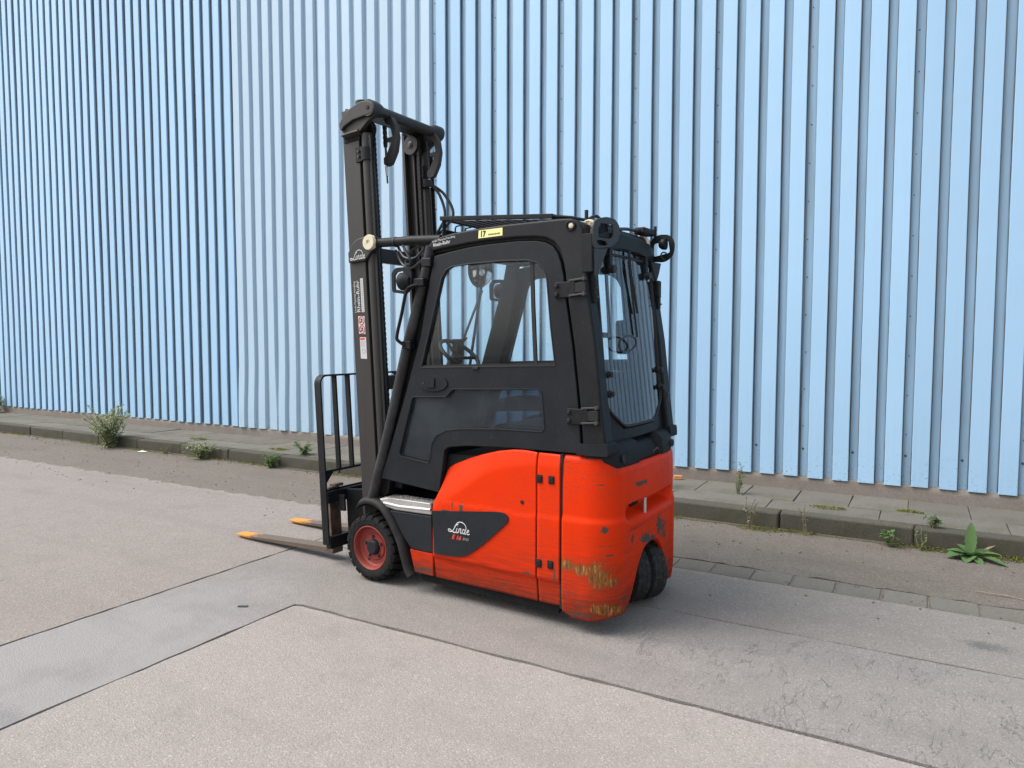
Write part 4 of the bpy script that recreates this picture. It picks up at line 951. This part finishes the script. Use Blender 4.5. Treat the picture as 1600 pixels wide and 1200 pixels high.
MB().tube([(rearx(1.58) - .055 - .01 * sin(a), .17 + .115 * cos(a), 1.582 + .045 * sin(a)) for a in [2 * pi * i / 28 for i in range(29)]], .006, 6).build('wire_loop', 'hose', FL)
MB().prism(rounded([(-.13, 1.72), (-.33, 1.735), (-.38, 1.515), (-.15, 1.515)], .03), -1.40, -1.44, 'x').build('terminal', 'black_plastic', FL, bevel=.01)
MB().bar([(-1.42, .02, 1.63), (-1.42, .40, 1.64)], .03, .03, (1, 0, 0)).build('terminal_arm', 'black_paint', FL)
# ---- interior
st = MB().prism(rounded([(-.72, .95), (-1.36, .95), (-1.42, 1.02), (-1.44, 1.40), (-1.34, 1.42), (-1.28, 1.10), (-.76, 1.08)], .04), -.24, .24, 'y').build('seat', 'seat_vinyl', FL, bevel=.03, seg=3)
ar = MB().prism(rounded([(-.80, 1.17), (-1.25, 1.20), (-1.27, 1.27), (-1.0, 1.275), (-.82, 1.24)], .03), .27, .36, 'y').build('armrest', 'grey_panel', FL, bevel=.015)
MB().box((-1.02, -.33, 1.16), (.38, .10, .20)).build('armrest', 'grey_panel', FL, bevel=.02)
for (x, y) in ((-.90, -.32), (-.86, -.35)): MB().tube([(x, y, 1.26), (x + .01, y, 1.36)], [.008, .014], 8).build('joystick', 'black_bolt', FL)
MB().prism([(.02, .62), (-.12, .62), (-.24, 1.32), (-.20, 1.40), (-.14, 1.40)], -.40, .40, 'y').build('dashboard', 'black_plastic', FL, bevel=.015)
cxw = Vector((-.30, .0, 1.505)); nw = Vector((-.62, 0, .78)).normalized(); u_ = Vector((0, 1, 0)); v_ = nw.cross(u_)
sw = MB().tube([cxw + (u_ * cos(a) + v_ * sin(a)) * .15 for a in [2 * pi * i / 40 for i in range(41)]], .014, 10)
for a in (.3, 2.84, 4.7): sw.tube([cxw - nw * .03, cxw + (u_ * cos(a) + v_ * sin(a)) * .145], .011, 8)
sw.tube([cxw - nw * .20, cxw - nw * .02], [.04, .045], 14); sw.build('steering_wheel', 'black_bolt', FL)
dm = MB()
dm.lathe([(.105 * sin(t), -.05 + .105 * cos(t) * .62) for t in [pi / 2 * i / 10 for i in range(11)]], (-.60, .10, 2.055), 'x', 30, -1)
dmo = dm.build('dome_mirror', 'chrome', FL)
MB().lathe([(.104, .050), (.112, .052), (.112, .070), (.0, .075)], (-.60, .10, 2.055), 'x', 30, 1).build('mirror_back', 'black_bolt', dmo)
MB().tube([(-.55, .10, 2.06), (-.50, .10, 2.15)], .012, 8).build('mirror_arm', 'black_bolt', dmo)
# wiper linkage on the windscreen
def wsx(z): return .045 - (z - .62) * .319
wb = MB(); wb.tube([(wsx(.95) + .03, -.02, .95), (wsx(1.5) + .03, -.10, 1.5), (wsx(1.95) + .03, -.20, 1.95)], .009, 8); wb.tube([(wsx(.95) + .03, .05, .95), (wsx(1.5) + .03, -.04, 1.5), (wsx(1.62) + .03, -.16, 1.62)], .007, 8)
wb.bar([(wsx(1.35) + .02, -.28, 1.35), (wsx(2.0) + .02, -.16, 2.0)], .012, .02, (1, 0, 0)); wb.box((wsx(1.55) + .04, -.10, 1.55), (.05, .07, .12)); wb.build('front_wiper', 'black_bolt', FL)
# front cowl in front of the pedals
MB().prism([(.10, .45), (.10, .60), (.03, .64), (-.14, 1.16), (-.18, 1.16), (-.05, .60)], -.455, .455, 'y').build('front_cowl', 'black_paint', FL, bevel=.01)
# front work lamps with D-shaped guards, grab bar on the left tube
for sg in (1, -1):
    g = MB().prism(rounded([(-.180, 2.025), (-.215, 2.052), (-.30, 2.052), (-.345, 2.02), (-.345, 1.93), (-.30, 1.885), (-.185, 1.90)], .02), sg * .525, sg * .540, 'y', holes=(rounded([(-.205, 2.005), (-.225, 2.025), (-.28, 2.03), (-.262, 1.98), (-.265, 1.935), (-.285, 1.905), (-.205, 1.918)], .008),)).build('lamp_guard', 'black_paint', FL, bevel=.003)
    lamp = MB().lathe([(0, 0), (.03, .0), (.052, .03), (.055, .07), (.05, .075), (0, .07)], (-.33, sg * .53, 1.965), 'x', 24, 1).build('work_lamp', 'black_plastic', FL, sharp=50)
    MB().lathe([(0, .078), (.03, .080), (.047, .076)], (-.33, sg * .53, 1.965), 'x', 24, 1).build('lamp_lens', 'lens', lamp)
    MB().box((-.385, sg * .50, 1.955), (.09, .06, .05)).build('lamp_clamp', 'black_paint', FL, bevel=.008)
    MB().box((-.435, sg * .475, 2.075), (.075, .075, .055)).build('tube_clamp', 'black_paint', FL, bevel=.008)
MB().tube(curve([(-.395, .51, 1.945), (-.345, .545, 1.93), (-.315, .555, 1.90), (-.275, .555, 1.76), (-.238, .555, 1.64), (-.240, .552, 1.60), (-.285, .52, 1.562)], 5), .0105, 10).build('grab_bar', 'black_paint', FL)
MB().box((-.285, .505, 1.572), (.07, .05, .05)).build('grab_clamp', 'black_paint', FL, bevel=.006)

# ---- mast, tilted forward: own frame (u forward, v up)
TILT = radians(3.25)
def mt(p): return Vector((.25 + p.x * cos(TILT) + p.z * sin(TILT), p.y * .85 if p.y < 0 and p.x < .06 else p.y, p.z * cos(TILT) - p.x * sin(TILT)))
HM = 3.165
chans = []
for sg in (1, -1):
    ch = MB().prism([(0, sg * .360), (-.150, sg * .360), (-.150, sg * .285), (-.132, sg * .285), (-.132, sg * .342), (-.018, sg * .342), (-.018, sg * .285), (0, sg * .285)], .20, HM, 'z')
    chans.append(ch.build('mast_channel', 'mast_paint', FL, bevel=.006, tf=mt))
    ch = MB().prism([(-.022, sg * .336), (-.128, sg * .336), (-.128, sg * .268), (-.112, sg * .268), (-.112, sg * .320), (-.038, sg * .320), (-.038, sg * .268), (-.022, sg * .268)], .24, HM - .03, 'z')
    ch.build('inner_mast_channel', 'mast_paint', FL, bevel=.004, tf=mt)
    MB().tube([(-.196, sg * .330, .35), (-.196, sg * .330, 2.98)], .036, 24).build('lift_cylinder', 'mast_paint', FL, tf=mt)
    MB().lathe([(.037, 0), (.047, .0), (.047, .085), (.037, .085)], (-.196, sg * .33, 2.80), 'z', 24).build('cylinder_band', 'black_paint', FL, tf=mt)
    bk = MB(); bk.box((-.150, sg * .362, 2.845), (.06, .012, .10)); bk = bk.build('band_bracket', 'black_paint', FL, tf=mt, bevel=.003)
    for z in (2.83, 2.865): MB().lathe([(0, .01), (.009, .01), (.010, 0)], (-.150, sg * .368, z), 'y', 8, sg).build('band_bolt', 'dark_steel', bk, tf=mt)
    # crosshead cheek at the top
    cheek = [(.0 - .015, 3.02), (-.012, 3.07), (-.055, 3.115), (-.12, 3.150), (-.22, 3.172), (-.285, 3.165), (-.325, 3.140), (-.335, 3.10), (-.315, 3.068), (-.24, 3.03), (-.175, 2.985), (-.035, 2.985)]
    ck = MB().prism(cheek, sg * .345, sg * .380, 'y').build('crosshead_cheek', 'mast_paint', FL, bevel=.006, seg=3, tf=mt)
    band = [(-.015, 3.035), (-.012, 3.07), (-.055, 3.115), (-.12, 3.150), (-.22, 3.172), (-.285, 3.165), (-.325, 3.140), (-.335, 3.10), (-.315, 3.075), (-.24, 3.072), (-.14, 3.068), (-.06, 3.045), (-.03, 3.02)]
    MB().prism(band, sg * .375, sg * .402, 'y').build('cheek_band', 'mast_paint', ck, bevel=.006, seg=3, tf=mt)
    lg = MB(); lg.add([(-.02, sg * .380, 3.012), (-.165, sg * .380, 3.012), (-.18, sg * .402, 2.988), (-.025, sg * .402, 2.988), (-.025, sg * .36, 2.972), (-.18, sg * .36, 2.972)], [(0, 1, 2, 3), (3, 2, 5, 4), (0, 3, 4), (1, 5, 2)])
    lg.build('cheek_ledge', 'mast_paint', ck, tf=mt)
    MB().lathe([(0, .006), (.012, .006), (.016, 0), (.040, 0), (.042, -.004)], (-.285, sg * .400, 3.118), 'y', 24, sg).build('crosshead_pin', 'black_paint', FL, tf=mt)
    MB().prism([(-.018, 2.945), (-.018, 2.985), (-.16, 2.985), (-.165, 2.945)], sg * .34, sg * .366, 'y').build('cheek_foot', 'black_inside', FL, tf=mt)
    # mid bracket carrying the tilt cylinder
    br = [(-.012, 2.13), (-.012, 2.20), (-.05, 2.255), (-.11, 2.285), (-.22, 2.295), (-.275, 2.275), (-.28, 2.225), (-.25, 2.195), (-.17, 2.130)]
    MB().prism(br, sg * .335, sg * .385, 'y').build('tilt_bracket', 'mast_paint', FL, bevel=.010, seg=3, tf=mt)
    MB().lathe([(0, .004), (.010, .004), (.012, .008), (.016, .008), (.018, .012), (.048, .012), (.052, .006), (.052, -.02)], (-.225, sg * .392, 2.243), 'y', 30, sg).build('tilt_pin_cap', 'cream', FL, tf=mt)
    a_ = mt(Vector((-.225, sg * .345, 2.243)))
    MB().tube([a_, (-.10, sg * .36, 2.243), (-.20, sg * .365, 2.242), (-.46, sg * .385, 2.225)], .030, 20).build('tilt_cylinder', 'black_paint', FL)
    MB().tube([(-.05, sg * .358, 2.243), (-.062, sg * .358, 2.243)], .034, 20).build('tilt_gland', 'black_bolt', FL)
# top tie: round tube with swollen ends, front plate
MB().tube([(-.285, y, 3.118) for y in (.40, .33, .30, .27, -.27, -.30, -.33, -.40)], [.054, .054, .048, .036, .036, .048, .056, .056], 26).build('top_tie', 'mast_paint', FL, tf=mt)
MB().prism([(-.10, 3.175), (-.10, 3.20), (-.155, 3.21), (-.20, 3.19), (-.20, 3.12), (-.10, 3.12)], -.32, .32, 'y').build('top_cross_plate', 'mast_paint', FL, bevel=.005, tf=mt)
for (u, y) in ((-.035, .335), (-.10, .335)): MB().box((u, y, HM + .006), (.02, .03, .014)).build('stop_block', 'mast_paint', FL, tf=mt)
MB().lathe([(0, .05), (.035, .05), (.04, .045), (.04, 0)], (-.165, .335, HM - .01), 'z', 20).build('cylinder_head', 'mast_paint', FL, tf=mt)
# chain anchors: curved hooks below the tie, chains over pulleys
for y in (.205, -.295):
    hook = [(-.245, 3.10), (-.325, 3.10), (-.362, 3.03), (-.372, 2.95), (-.350, 2.86), (-.300, 2.785), (-.262, 2.775), (-.238, 2.790), (-.238, 2.835), (-.262, 2.85), (-.300, 2.905), (-.325, 2.965), (-.312, 3.035), (-.27, 3.06)]
    hk = MB().prism(hook, y - .02, y + .02, 'y').build('chain_anchor', 'mast_paint', FL, bevel=.006, tf=mt)
    MB().tube([(-.246, y, 2.78), (-.246, y, 2.715)], [.012, .009], 10).build('anchor_nut', 'alu', FL, tf=mt)
    MB().tube([(-.246, y, 2.73), (-.246, y, 2.665)], .006, 8).build('anchor_rod', 'dark_steel', FL, tf=mt)
    MB().tube([(-.246, y, 2.83), (-.246, y, 2.92)], [.008, .008], 8).build('anchor_rod', 'dark_steel', FL, tf=mt)
    MB().box((-.30, y, 2.95), (.06, .03, .025)).build('anchor_rib', 'mast_paint', FL, tf=mt)
for sg in (1, -1): MB().lathe([(0, .012), (.010, .012), (.014, .004), (.026, .002), (.028, 0)], (-.125, sg * .27, 3.04), 'y', 18, sg).lathe([(0, .012), (.010, .012), (.014, .004), (.026, .002), (.028, 0)], (-.125, sg * .228, 3.04), 'y', 18, -sg).build('pulley_bolt', 'dark_steel', FL, tf=mt)
def chain(u, y, v0, v1, wide=.030):
    mb = MB(); p = .0175; v = v0; k = 0
    while v < v1:
        for dy in ((-1.5, -.5, .5, 1.5) if k % 2 else (-1, 0, 1)): mb.box((u, y + dy * wide / 4, v), (.020, wide / 5.5, .022))
        mb.tube([(u, y - wide * .48, v + p / 2), (u, y + wide * .48, v + p / 2)], .0045, 6)
        v += p; k += 1
    return mb
for sg in (1, -1):
    c_ = chain(-.185, sg * .255, .5, 3.03).build('lift_chain', 'black_bolt', FL, smooth=False, tf=mt)
    c_ = chain(-.246, sg * .205 if sg > 0 else -.295, 2.92, 3.06, .026).build('anchor_chain', 'black_bolt', FL, smooth=False, tf=mt)
    MB().lathe([(0, -.02), (.02, -.024), (.02, -.018), (.062, -.018), (.068, -.022), (.068, -.012), (.056, -.008), (.056, .008), (.068, .012), (.068, .022), (0, .02)], (-.125, sg * .25, 3.04), 'y', 36).build('chain_pulley', 'mast_paint', FL, sharp=30, tf=mt)
    # outer edge ladder strip: chain seen behind cylinder
    MB().tube([(-.236, sg * .315, 1.0), (-.236, sg * .315, 2.85)], .006, 6).build('hydraulic_pipe', 'hose', FL, tf=mt)
    c_ = chain(-.240, sg * .345, .9, 2.96, .016).build('lift_chain', 'black_bolt', FL, smooth=False, tf=mt)
# cross members
for v in (.42, 1.30, 2.20): MB().box((-.07 if v > 1 else -.09, 0, v), (.045, .56, .10)).build('mast_crossmember', 'mast_paint', FL, bevel=.006, tf=mt)
# hoses at the right upright
for k_, (dy, bul) in enumerate(((-.325, .07), (-.35, .13))):
    MB().tube(curve([(-.24, dy + .01, 2.74), (-.27 - bul * .5, dy - .01, 2.66), (-.27 - bul, dy - .02, 2.50), (-.25, dy - .01, 2.36), (-.235, dy, 2.25), (-.235, dy, 1.6), (-.235, dy, 1.0)], 8), .011, 10).build('mast_hose', 'hose', FL, tf=mt)
MB().box((-.235, -.335, 2.29), (.05, .085, .03)).build('hose_clamp', 'black_bolt', FL, bevel=.005, tf=mt)
MB().lathe([(.03, 0), (.042, 0), (.044, .01), (.044, .05), (.030, .06)], (-.215, -.300, 2.72), 'z', 20).build('cylinder_cap', 'black_bolt', FL, tf=mt)
for (y, pts) in ((.33, [(-.06, .34, 2.21), (-.13, .36, 2.14), (-.22, .36, 2.13), (-.30, .35, 2.185), (-.42, .36, 2.19)]), (.30, [(.0, .30, 2.20), (-.08, .32, 2.10), (-.20, .36, 2.07), (-.34, .40, 2.12), (-.43, .43, 2.12)]), (.36, [(-.15, .40, 2.21), (-.22, .40, 2.10), (-.12, .34, 2.10), (-.16, .33, 2.18), (-.28, .35, 2.21)])):
    MB().tube(curve(pts, 8), .009, 8).build('tilt_hose', 'hose', FL)
# stickers on the left mast channel
cl = chans[0]; MU = Matrix(((0, -1, 0), (0, 0, 1), (-1, 0, 0))).transposed()
UP = Matrix(((0, 1, 0), (0, 0, 1), (1, 0, 0)))      # text reads upward on the left face: right = +z, up = +x
UP = Matrix(((0, 1, 0), (0, 0, 1), (1, 0, 0)))
wm2 = script_mark(cl, -.058, 2.146, .060, .3865, tf=None)
for v in wm2.data.vertices: v.co = mt(Vector((v.co.x, .3862 + (v.co.y - .3865) * .2, v.co.z)))
lettering('dealer_lettering', 'Linde Material Handling', .0225, 'white_print', cl, (-.042, .3608, 1.79), UP, tf=mt)
lettering('dealer_lettering', 'Rhein-Ruhr', .042, 'white_print', cl, (-.080, .3608, 1.79), UP, bold=.0004, xs=1.12, tf=mt)
MB().prism([(-.092, 1.79), (-.118, 1.79), (-.118, 2.02), (-.092, 2.02)], .3600, .3606, 'y').build('label', 'white_print', cl, tf=mt)
for k_ in range(15): MB().box((-.105, .3609, 1.80 + k_ * .0145), (.012 if k_ % 4 else .016, .0004, .007)).build('label_print', 'grey_print', cl, tf=mt)
MB().prism([(-.055, 1.645), (-.115, 1.640), (-.115, 1.762), (-.055, 1.766)], .3600, .3606, 'y').build('warning_label', 'white_print', cl, tf=mt)
for z in (1.673, 1.734):
    w_ = MB().tube([(-.085 + .024 * cos(a), .3607, z + .027 * sin(a)) for a in [2 * pi * i / 24 for i in range(25)]], .003, 6)
    w_.bar([(-.066, .3608, z + .019), (-.104, .3608, z - .019)], .001, .005, (0, 1, 0)); w_.build('prohibition_sign', 'red_print', cl, tf=mt)
    MB().box((-.088, .3606, z + .002), (.014, .0006, .022)).box((-.078, .3606, z - .010), (.020, .0006, .010)).build('sign_figure', 'black_print', cl, tf=mt)
MB().prism([(-.060, 1.475), (-.118, 1.470), (-.118, 1.618), (-.060, 1.622)], .3600, .3606, 'y').build('notice_label', 'white_print', cl, tf=mt)
MB().box((-.085, .3607, 1.608), (.044, .0005, .014)).build('notice_bar', 'red_print', cl, tf=mt)
MB().tube([(-.090 + .014 * cos(a), .3608, 1.525 + .016 * sin(a)) for a in [2 * pi * i / 20 for i in range(21)]], .0014, 5).build('notice_print', 'grey_print', cl, tf=mt)
for k_ in range(5): MB().box((-.086, .3608, 1.590 - k_ * .008), (.040, .0004, .0025)).build('notice_print', 'grey_print', cl, tf=mt)
# ---- carriage, load backrest, forks
mb = MB()
for v, h in ((.50, .085), (.175, .085)): mb.box((.30, 0, v), (.045, .84, h))
mb.box((.318, 0, .545), (.018, .84, .02)); 
cg = mb.build('fork_carriage', 'black_paint', FL, bevel=.006, tf=mt)
for sg in (1, -1):
    MB().prism([(.28, .13), (.28, .535), (.10, .545), (-.06, .56), (-.06, .25), (.14, .13)], sg * .215, sg * .245, 'y').build('carriage_plate', 'black_paint', cg, bevel=.005, tf=mt)
    MB().box((.225, sg * .335, .455), (.055, .018, .115)).build('side_stop', 'black_paint', cg, bevel=.004, tf=mt)
    for v in (.32, .56): MB().lathe([(0, .03), (.02, .03), (.05, .028), (.05, 0)], (-.075, sg * .245, v), 'y', 24, sg).build('mast_roller', 'dark_steel', cg, tf=mt)
lb = MB()
arc = [(.42, v) for v in (.16, .5, .9, 1.31)] + [(.42 - .06 * (1 - cos(a)), 1.31 + .06 * sin(a)) for a in [pi / 2 * i / 6 for i in range(1, 7)]]
path = [(.318, y, v) for y, v in arc] + [(.318, -y, v) for y, v in reversed(arc)]
lb.bar(path, .064, .014, (1, 0, 0))
br_ = lb.build('load_backrest', 'black_paint', FL, bevel=.004, tf=mt)
lo = MB(); lo.bar([(.318, .405, .685), (.318, -.405, .685)], .05, .016, (1, 0, 0)); lo.build('backrest_bar', 'black_paint', br_, bevel=.003, tf=mt)
for y in (.265, .135, .0, -.135, -.265): MB().bar([(.318, y, .692), (.318, y, 1.365)], .042, .016, (1, 0, 0)).build('backrest_bar', 'black_paint', br_, bevel=.003, tf=mt)
for sg in (1, -1): MB().prism([(sg * .405, .680), (sg * .33, .680), (sg * .405, .60)], .30, .336, 'x').build('gusset', 'black_paint', br_, tf=mt)
for sg in (1, -1):
    yc = .295 if sg > 0 else -.235; mb = MB(); w0 = .05
    sec = [  # along the blade: u, top v, bottom v, half width
        (.34, .118, .074, .05), (.50, .119, .077, .05), (.9, .118, .086, .05), (1.25, .116, .094, .05), (1.38, .116, .100, .049), (1.45, .116, .103, .043), (1.485, .115, .106, .032), (1.493, .113, .108, .022)]
    vs = []; fs = []
    for u, t, b, w in sec: vs += [(u, yc + w, t), (u, yc - w, t), (u, yc - w * .92, b), (u, yc + w * .92, b)]
    for i in range(len(sec) - 1):
        for k in range(4): fs.append((i * 4 + k, i * 4 + (k + 1) % 4, (i + 1) * 4 + (k + 1) % 4, (i + 1) * 4 + k))
    fs += [(3, 2, 1, 0), tuple(range(len(vs) - 4, len(vs)))]
    mb.add(vs, fs); fk = mb.build('fork', 'fork_steel', FL, bevel=.004, tf=mt)
    MB().prism(rounded([(.345, .074), (.345, .56), (.395, .55), (.410, .12), (.43, .118), (.43, .076)], [.01, .01, .01, .03, 0, 0]), yc - .05, yc + .05, 'y').build('fork_shank', 'rusty_steel', fk, bevel=.004, tf=mt)
    MB().box((.32, yc, .575), (.06, .08, .022)).build('fork_hook', 'rusty_steel', fk, bevel=.004, tf=mt)

# ================================================================== PLANTS AND LITTER
def leaf(mb, base, d, L, w, droop=.4, seg=3, teeth=0):
    d = Vector(d).normalized(); side = d.cross(Vector((0, 0, 1)))
    if side.length < .05: side = Vector((1, 0, 0))
    side.normalize(); up = side.cross(d).normalized(); vs = []; fs = []; n = max(seg, teeth * 2)
    for i in range(n + 1):
        t = i / n; c = Vector(base) + d * L * t + Vector((0, 0, -droop * L * t * t)); ww = w * (sin(pi * min(1, t * .92 + .06)) ** .8)
        if teeth and i % 2: ww *= .84
        vs += [c + side * ww + up * ww * .35, c, c - side * ww + up * ww * .35]
    for i in range(n): fs += [(3 * i, 3 * i + 1, 3 * i + 4, 3 * i + 3), (3 * i + 1, 3 * i + 2, 3 * i + 5, 3 * i + 4)]
    mb.add(vs, fs)
def weed(name, loc, h, spread, nst, lpl, L, mat, label, seed, bare=.0, top=None, group='weeds along the kerb', leaning=(0, 0), width=.22):
    r = random.Random(seed); root = empty(name, loc); tag(root, label, 'weed', group)
    sm = MB(); lm = MB(); fm = MB()
    for s in range(nst):
        a = r.uniform(0, 2 * pi); sp = spread * r.uniform(.15, 1); hh = h * r.uniform(.45, 1)
        p0 = Vector((r.uniform(-.02, .02), r.uniform(-.02, .02), 0)); p2 = Vector((cos(a) * sp + leaning[0] * hh, sin(a) * sp + leaning[1] * hh, hh)); p1 = (p0 + p2) * .5 + Vector((r.uniform(-.02, .02), r.uniform(-.02, .02), hh * .12))
        if p0.y + loc[1] > 0 and p2.y > spread * .6: p2.y = spread * .6
        P = curve([p0, p1, p2], 5); sm.tube(P, [.0035 * (1 - .7 * i / len(P)) * (1 + h) for i in range(len(P))], 5)
        for i in range(lpl):
            t = bare + (1 - bare) * r.random(); q = P[min(len(P) - 1, int(t * (len(P) - 1)))].lerp(P[min(len(P) - 1, int(t * (len(P) - 1)) + 1)], r.random())
            aa = r.uniform(0, 2 * pi); leaf(lm, q, (cos(aa), sin(aa), r.uniform(-.2, .9)), L * r.uniform(.5, 1.1) * (1.1 - .5 * t), L * width * r.uniform(.6, 1.1), r.uniform(.1, .6))
        if top:
            for i in range(5): c = P[-1] + Vector((r.uniform(-.015, .015), r.uniform(-.015, .015), r.uniform(-.01, .012))); fm.lathe([(0, .006), (.006, .003), (.007, -.003), (0, -.006)], c, 'z', 6)
    sm.build('stem', 'stem', root); lm.build('foliage', mat, root, recalc=False, sharp=80)
    if top: fm.build('flower_heads', top, root)['kind'] = 'stuff'
    return root
# positions on the ground by the kerb (x along the wall)
weed('weed', (-10.50, 6.16, 0), .64, .36, 50, 30, .080, 'leaf_grey', 'largest bushy grey-green weed growing at the kerb on the left', 1, .03, None, leaning=(-.12, .05), width=.20)
weed('weed', (-16.2, 7.22, .145), .42, .30, 16, 16, .10, 'leaf_grey', 'leafy weed at the foot of the wall at the left edge of the picture', 2, .1)
weed('weed', (-8.37, 6.15, 0), .24, .26, 40, 18, .055, 'leaf_grey', 'low grey-green weed at the kerb, right of the large bushy one', 3, .1)
weed('weed', (-7.05, 6.17, 0), .20, .16, 26, 14, .05, 'leaf_green', 'small green weed at the kerb foot just left of the load backrest', 4, .1)
weed('weed', (-6.76, 6.46, .145), .18, .17, 20, 12, .06, 'leaf_bright', 'small leafy weed on the pavement just left of the load backrest', 5, .1)
weed('weed', (-9.2, 6.2, 0), .14, .12, 9, 6, .03, 'leaf_moss', 'thin pale weed at the kerb between the bushy weed and the low one', 6, .3)
weed('weed', (-1.46, 6.86, .145), .30, .06, 5, 12, .05, 'leaf_green', 'slender dark green weed rising from a slab joint by the plinth', 7, .15, leaning=(0, .1))
weed('weed', (-2.15, 6.80, .145), .52, .20, 5, 5, .05, 'leaf_dry', 'tall dry bare weed stalk beside the rear of the forklift', 8, .3)
weed('weed', (-1.20, 6.15, 0), .34, .12, 4, 7, .05, 'leaf_dry', 'dry thin stalks with mossy foot at the kerb right of the forklift', 9, .3)
weed('weed', (-.78, 6.17, 0), .30, .10, 3, 5, .04, 'leaf_dry', 'single dry stalk leaning at the kerb near the yellow moss cushion', 10, .3)
weed('weed', (-.17, 6.18, 0), .13, .10, 7, 5, .06, 'leaf_bright', 'tiny green seedling at the kerb foot left of the rosette plant', 11, .2, width=.3)
weed('weed', (.12, 6.37, .145), .12, .07, 10, 7, .04, 'leaf_bright', 'small bushy green weed on the kerb above the rosette plant', 12, .1, width=.35)
weed('weed', (.05, 6.20, 0), .20, .06, 4, 6, .045, 'leaf_green', 'thin upright weed against the kerb face beside the rosette plant', 13, .2)
# broad-leaved rosette
rs = empty('rosette_plant', (.36, 6.14, 0)); tag(rs, 'broad-leaved green rosette plant with one upright leaf at the kerb', 'plant')
for i, (a, el, L, w) in enumerate(((1.5, 1.40, .25, .042), (3.75, .30, .19, .070), (3.2, .45, .17, .045), (4.5, .22, .17, .055), (5.75, .25, .27, .042), (6.15, .50, .22, .034), (.5, .55, .18, .036), (2.5, .8, .15, .036), (5.1, .15, .19, .036), (4.0, .7, .12, .03), (5.5, .75, .14, .028))):
    lm = MB(); leaf(lm, (0, 0, .015), (cos(a) * cos(el), sin(a) * cos(el), sin(el)), L, w, .30 if el < 1 else .02, 8, 7); lm.build('leaf', 'leaf_rosette', rs, recalc=False, sharp=80)
lm = MB(); leaf(lm, (.06, .06, .02), (.6, .3, .5), .14, .02, .1); lm.build('dry_leaf', 'leaf_dry', rs, recalc=False)
# moss cushions
def moss(name, loc, r, label, seed):
    rr = random.Random(seed); mb = MB()
    for i in range(240):
        a = rr.uniform(0, 2 * pi); d = sqrt(rr.random()) * r; leaf(mb, (cos(a) * d * 1.5, sin(a) * d * .7, .0), (rr.uniform(-1, 1), rr.uniform(-1, 1), 1.2), rr.uniform(.012, .03) * (1.2 - d / r * .6), .005, .2, 2)
    o = mb.build(name, 'leaf_moss', None, recalc=False, sharp=80); o.location = loc; tag(o, label, 'moss', 'moss cushions'); return o
moss('moss_cushion', (-.66, 6.66, .146), .10, 'yellow-green moss cushion on the slabs right of the forklift', 1)
moss('moss_cushion', (-.04, 6.85, .146), .07, 'small moss cushion on the slab joint above the rosette plant', 2)
moss('moss_cushion', (-9.2, 6.72, .146), .12, 'moss cushion on the slabs between the two kerb weeds', 3)
moss('moss_cushion', (-7.4, 6.62, .146), .12, 'moss cushion on the slabs left of the mast', 4)
moss('moss_cushion', (-1.15, 6.18, .003), .12, 'moss cushion at the foot of the dry stalks by the kerb', 5)
# moss and grit along the kerb foot: nobody could count it
rr = random.Random(5); mb = MB()
for i in range(8000):
    x = rr.uniform(-3.0, 2.2) if i % 3 else rr.uniform(-14, -5); y = YK - abs(rr.gauss(0, .06)) - .004
    if sin(x * 5) + sin(x * 2.3 + 1) + rr.uniform(-.5, .5) < .1: continue
    leaf(mb, (x, y, .005), (rr.uniform(-1, 1), rr.uniform(-1, .4), rr.uniform(.3, 1.5)), rr.uniform(.012, .04), rr.uniform(.003, .006), .3, 2)
o = mb.build('kerb_moss', 'leaf_moss', None, recalc=False, sharp=80); tag(o, 'thin strip of moss and grass along the kerb foot', 'moss', None, 'stuff')
rr = random.Random(6); mb = MB()
for i in range(900):
    x = rr.uniform(-14, 2.5); y = YK - abs(rr.gauss(0, .10)) - .01 if i % 2 else rr.uniform(4.4, 6.2); s = rr.uniform(.003, .009)
    mb.box((x, y, s * .4 + .002), (s * 1.6, s, s), Matrix.Rotation(rr.uniform(0, 3), 3, 'Z') @ Matrix.Rotation(rr.uniform(-.4, .4), 3, 'X'))
o = mb.build('grit', 'sett', None); tag(o, 'loose grit scattered over the gutter', 'grit', None, 'stuff')
# litter
bb = MB().box((0, 0, .022), (.085, .05, .04)); o = bb.build('brick_fragment', 'brick_bit', None, bevel=.006); o.location = (-2.17, 7.27, .145); o.rotation_euler.z = .35; tag(o, 'orange brick fragment lying against the plinth beside the forklift', 'brick')
pb = MB()
for i in range(5):
    a = i * 1.2; leaf(pb, (cos(a) * .012, sin(a) * .012, .03), (cos(a), sin(a), .25), .05, .028, .7, 4)
o = pb.build('orange_peel', 'peel', None, recalc=False); o.location = (.27, 6.20, -.012); o.scale = (.55, .5, .7); tag(o, 'scrap of orange peel behind the broad-leaved rosette plant', 'litter')
sk = MB().tube(curve([(-.14, .02, .008), (-.05, .0, .012), (.05, .006, .010), (.14, -.015, .007)], 5), [.0015 + .0025 * sin(i / 15 * 3.1) for i in range(16)], 6); o = sk.build('stick', 'dry_wood', None); o.location = (.47, 5.29, .002); tag(o, 'thin dry stick lying on the asphalt at the right', 'stick')
pp = MB().add([(-.07, -.03, .004), (.08, -.045, .012), (.10, .035, .006), (-.04, .04, .016), (.01, .0, .022)], [(0, 1, 4), (1, 2, 4), (2, 3, 4), (3, 0, 4)]); o = pp.build('paper_scrap', 'paper', None, recalc=False); o.location = (-9.65, 6.12, .002); tag(o, 'white paper scrap on the gutter asphalt at the left', 'litter')
pp = MB().box((0, 0, .002), (.06, .022, .003), Matrix.Rotation(.5, 3, 'Z')); o = pp.build('flattened_scrap', 'grit' if 'grit' in M else 'black_print', None, bevel=.001); o.location = (-3.49, 2.82, .0025); tag(o, 'small dark flattened scrap on the grey asphalt strip', 'litter')
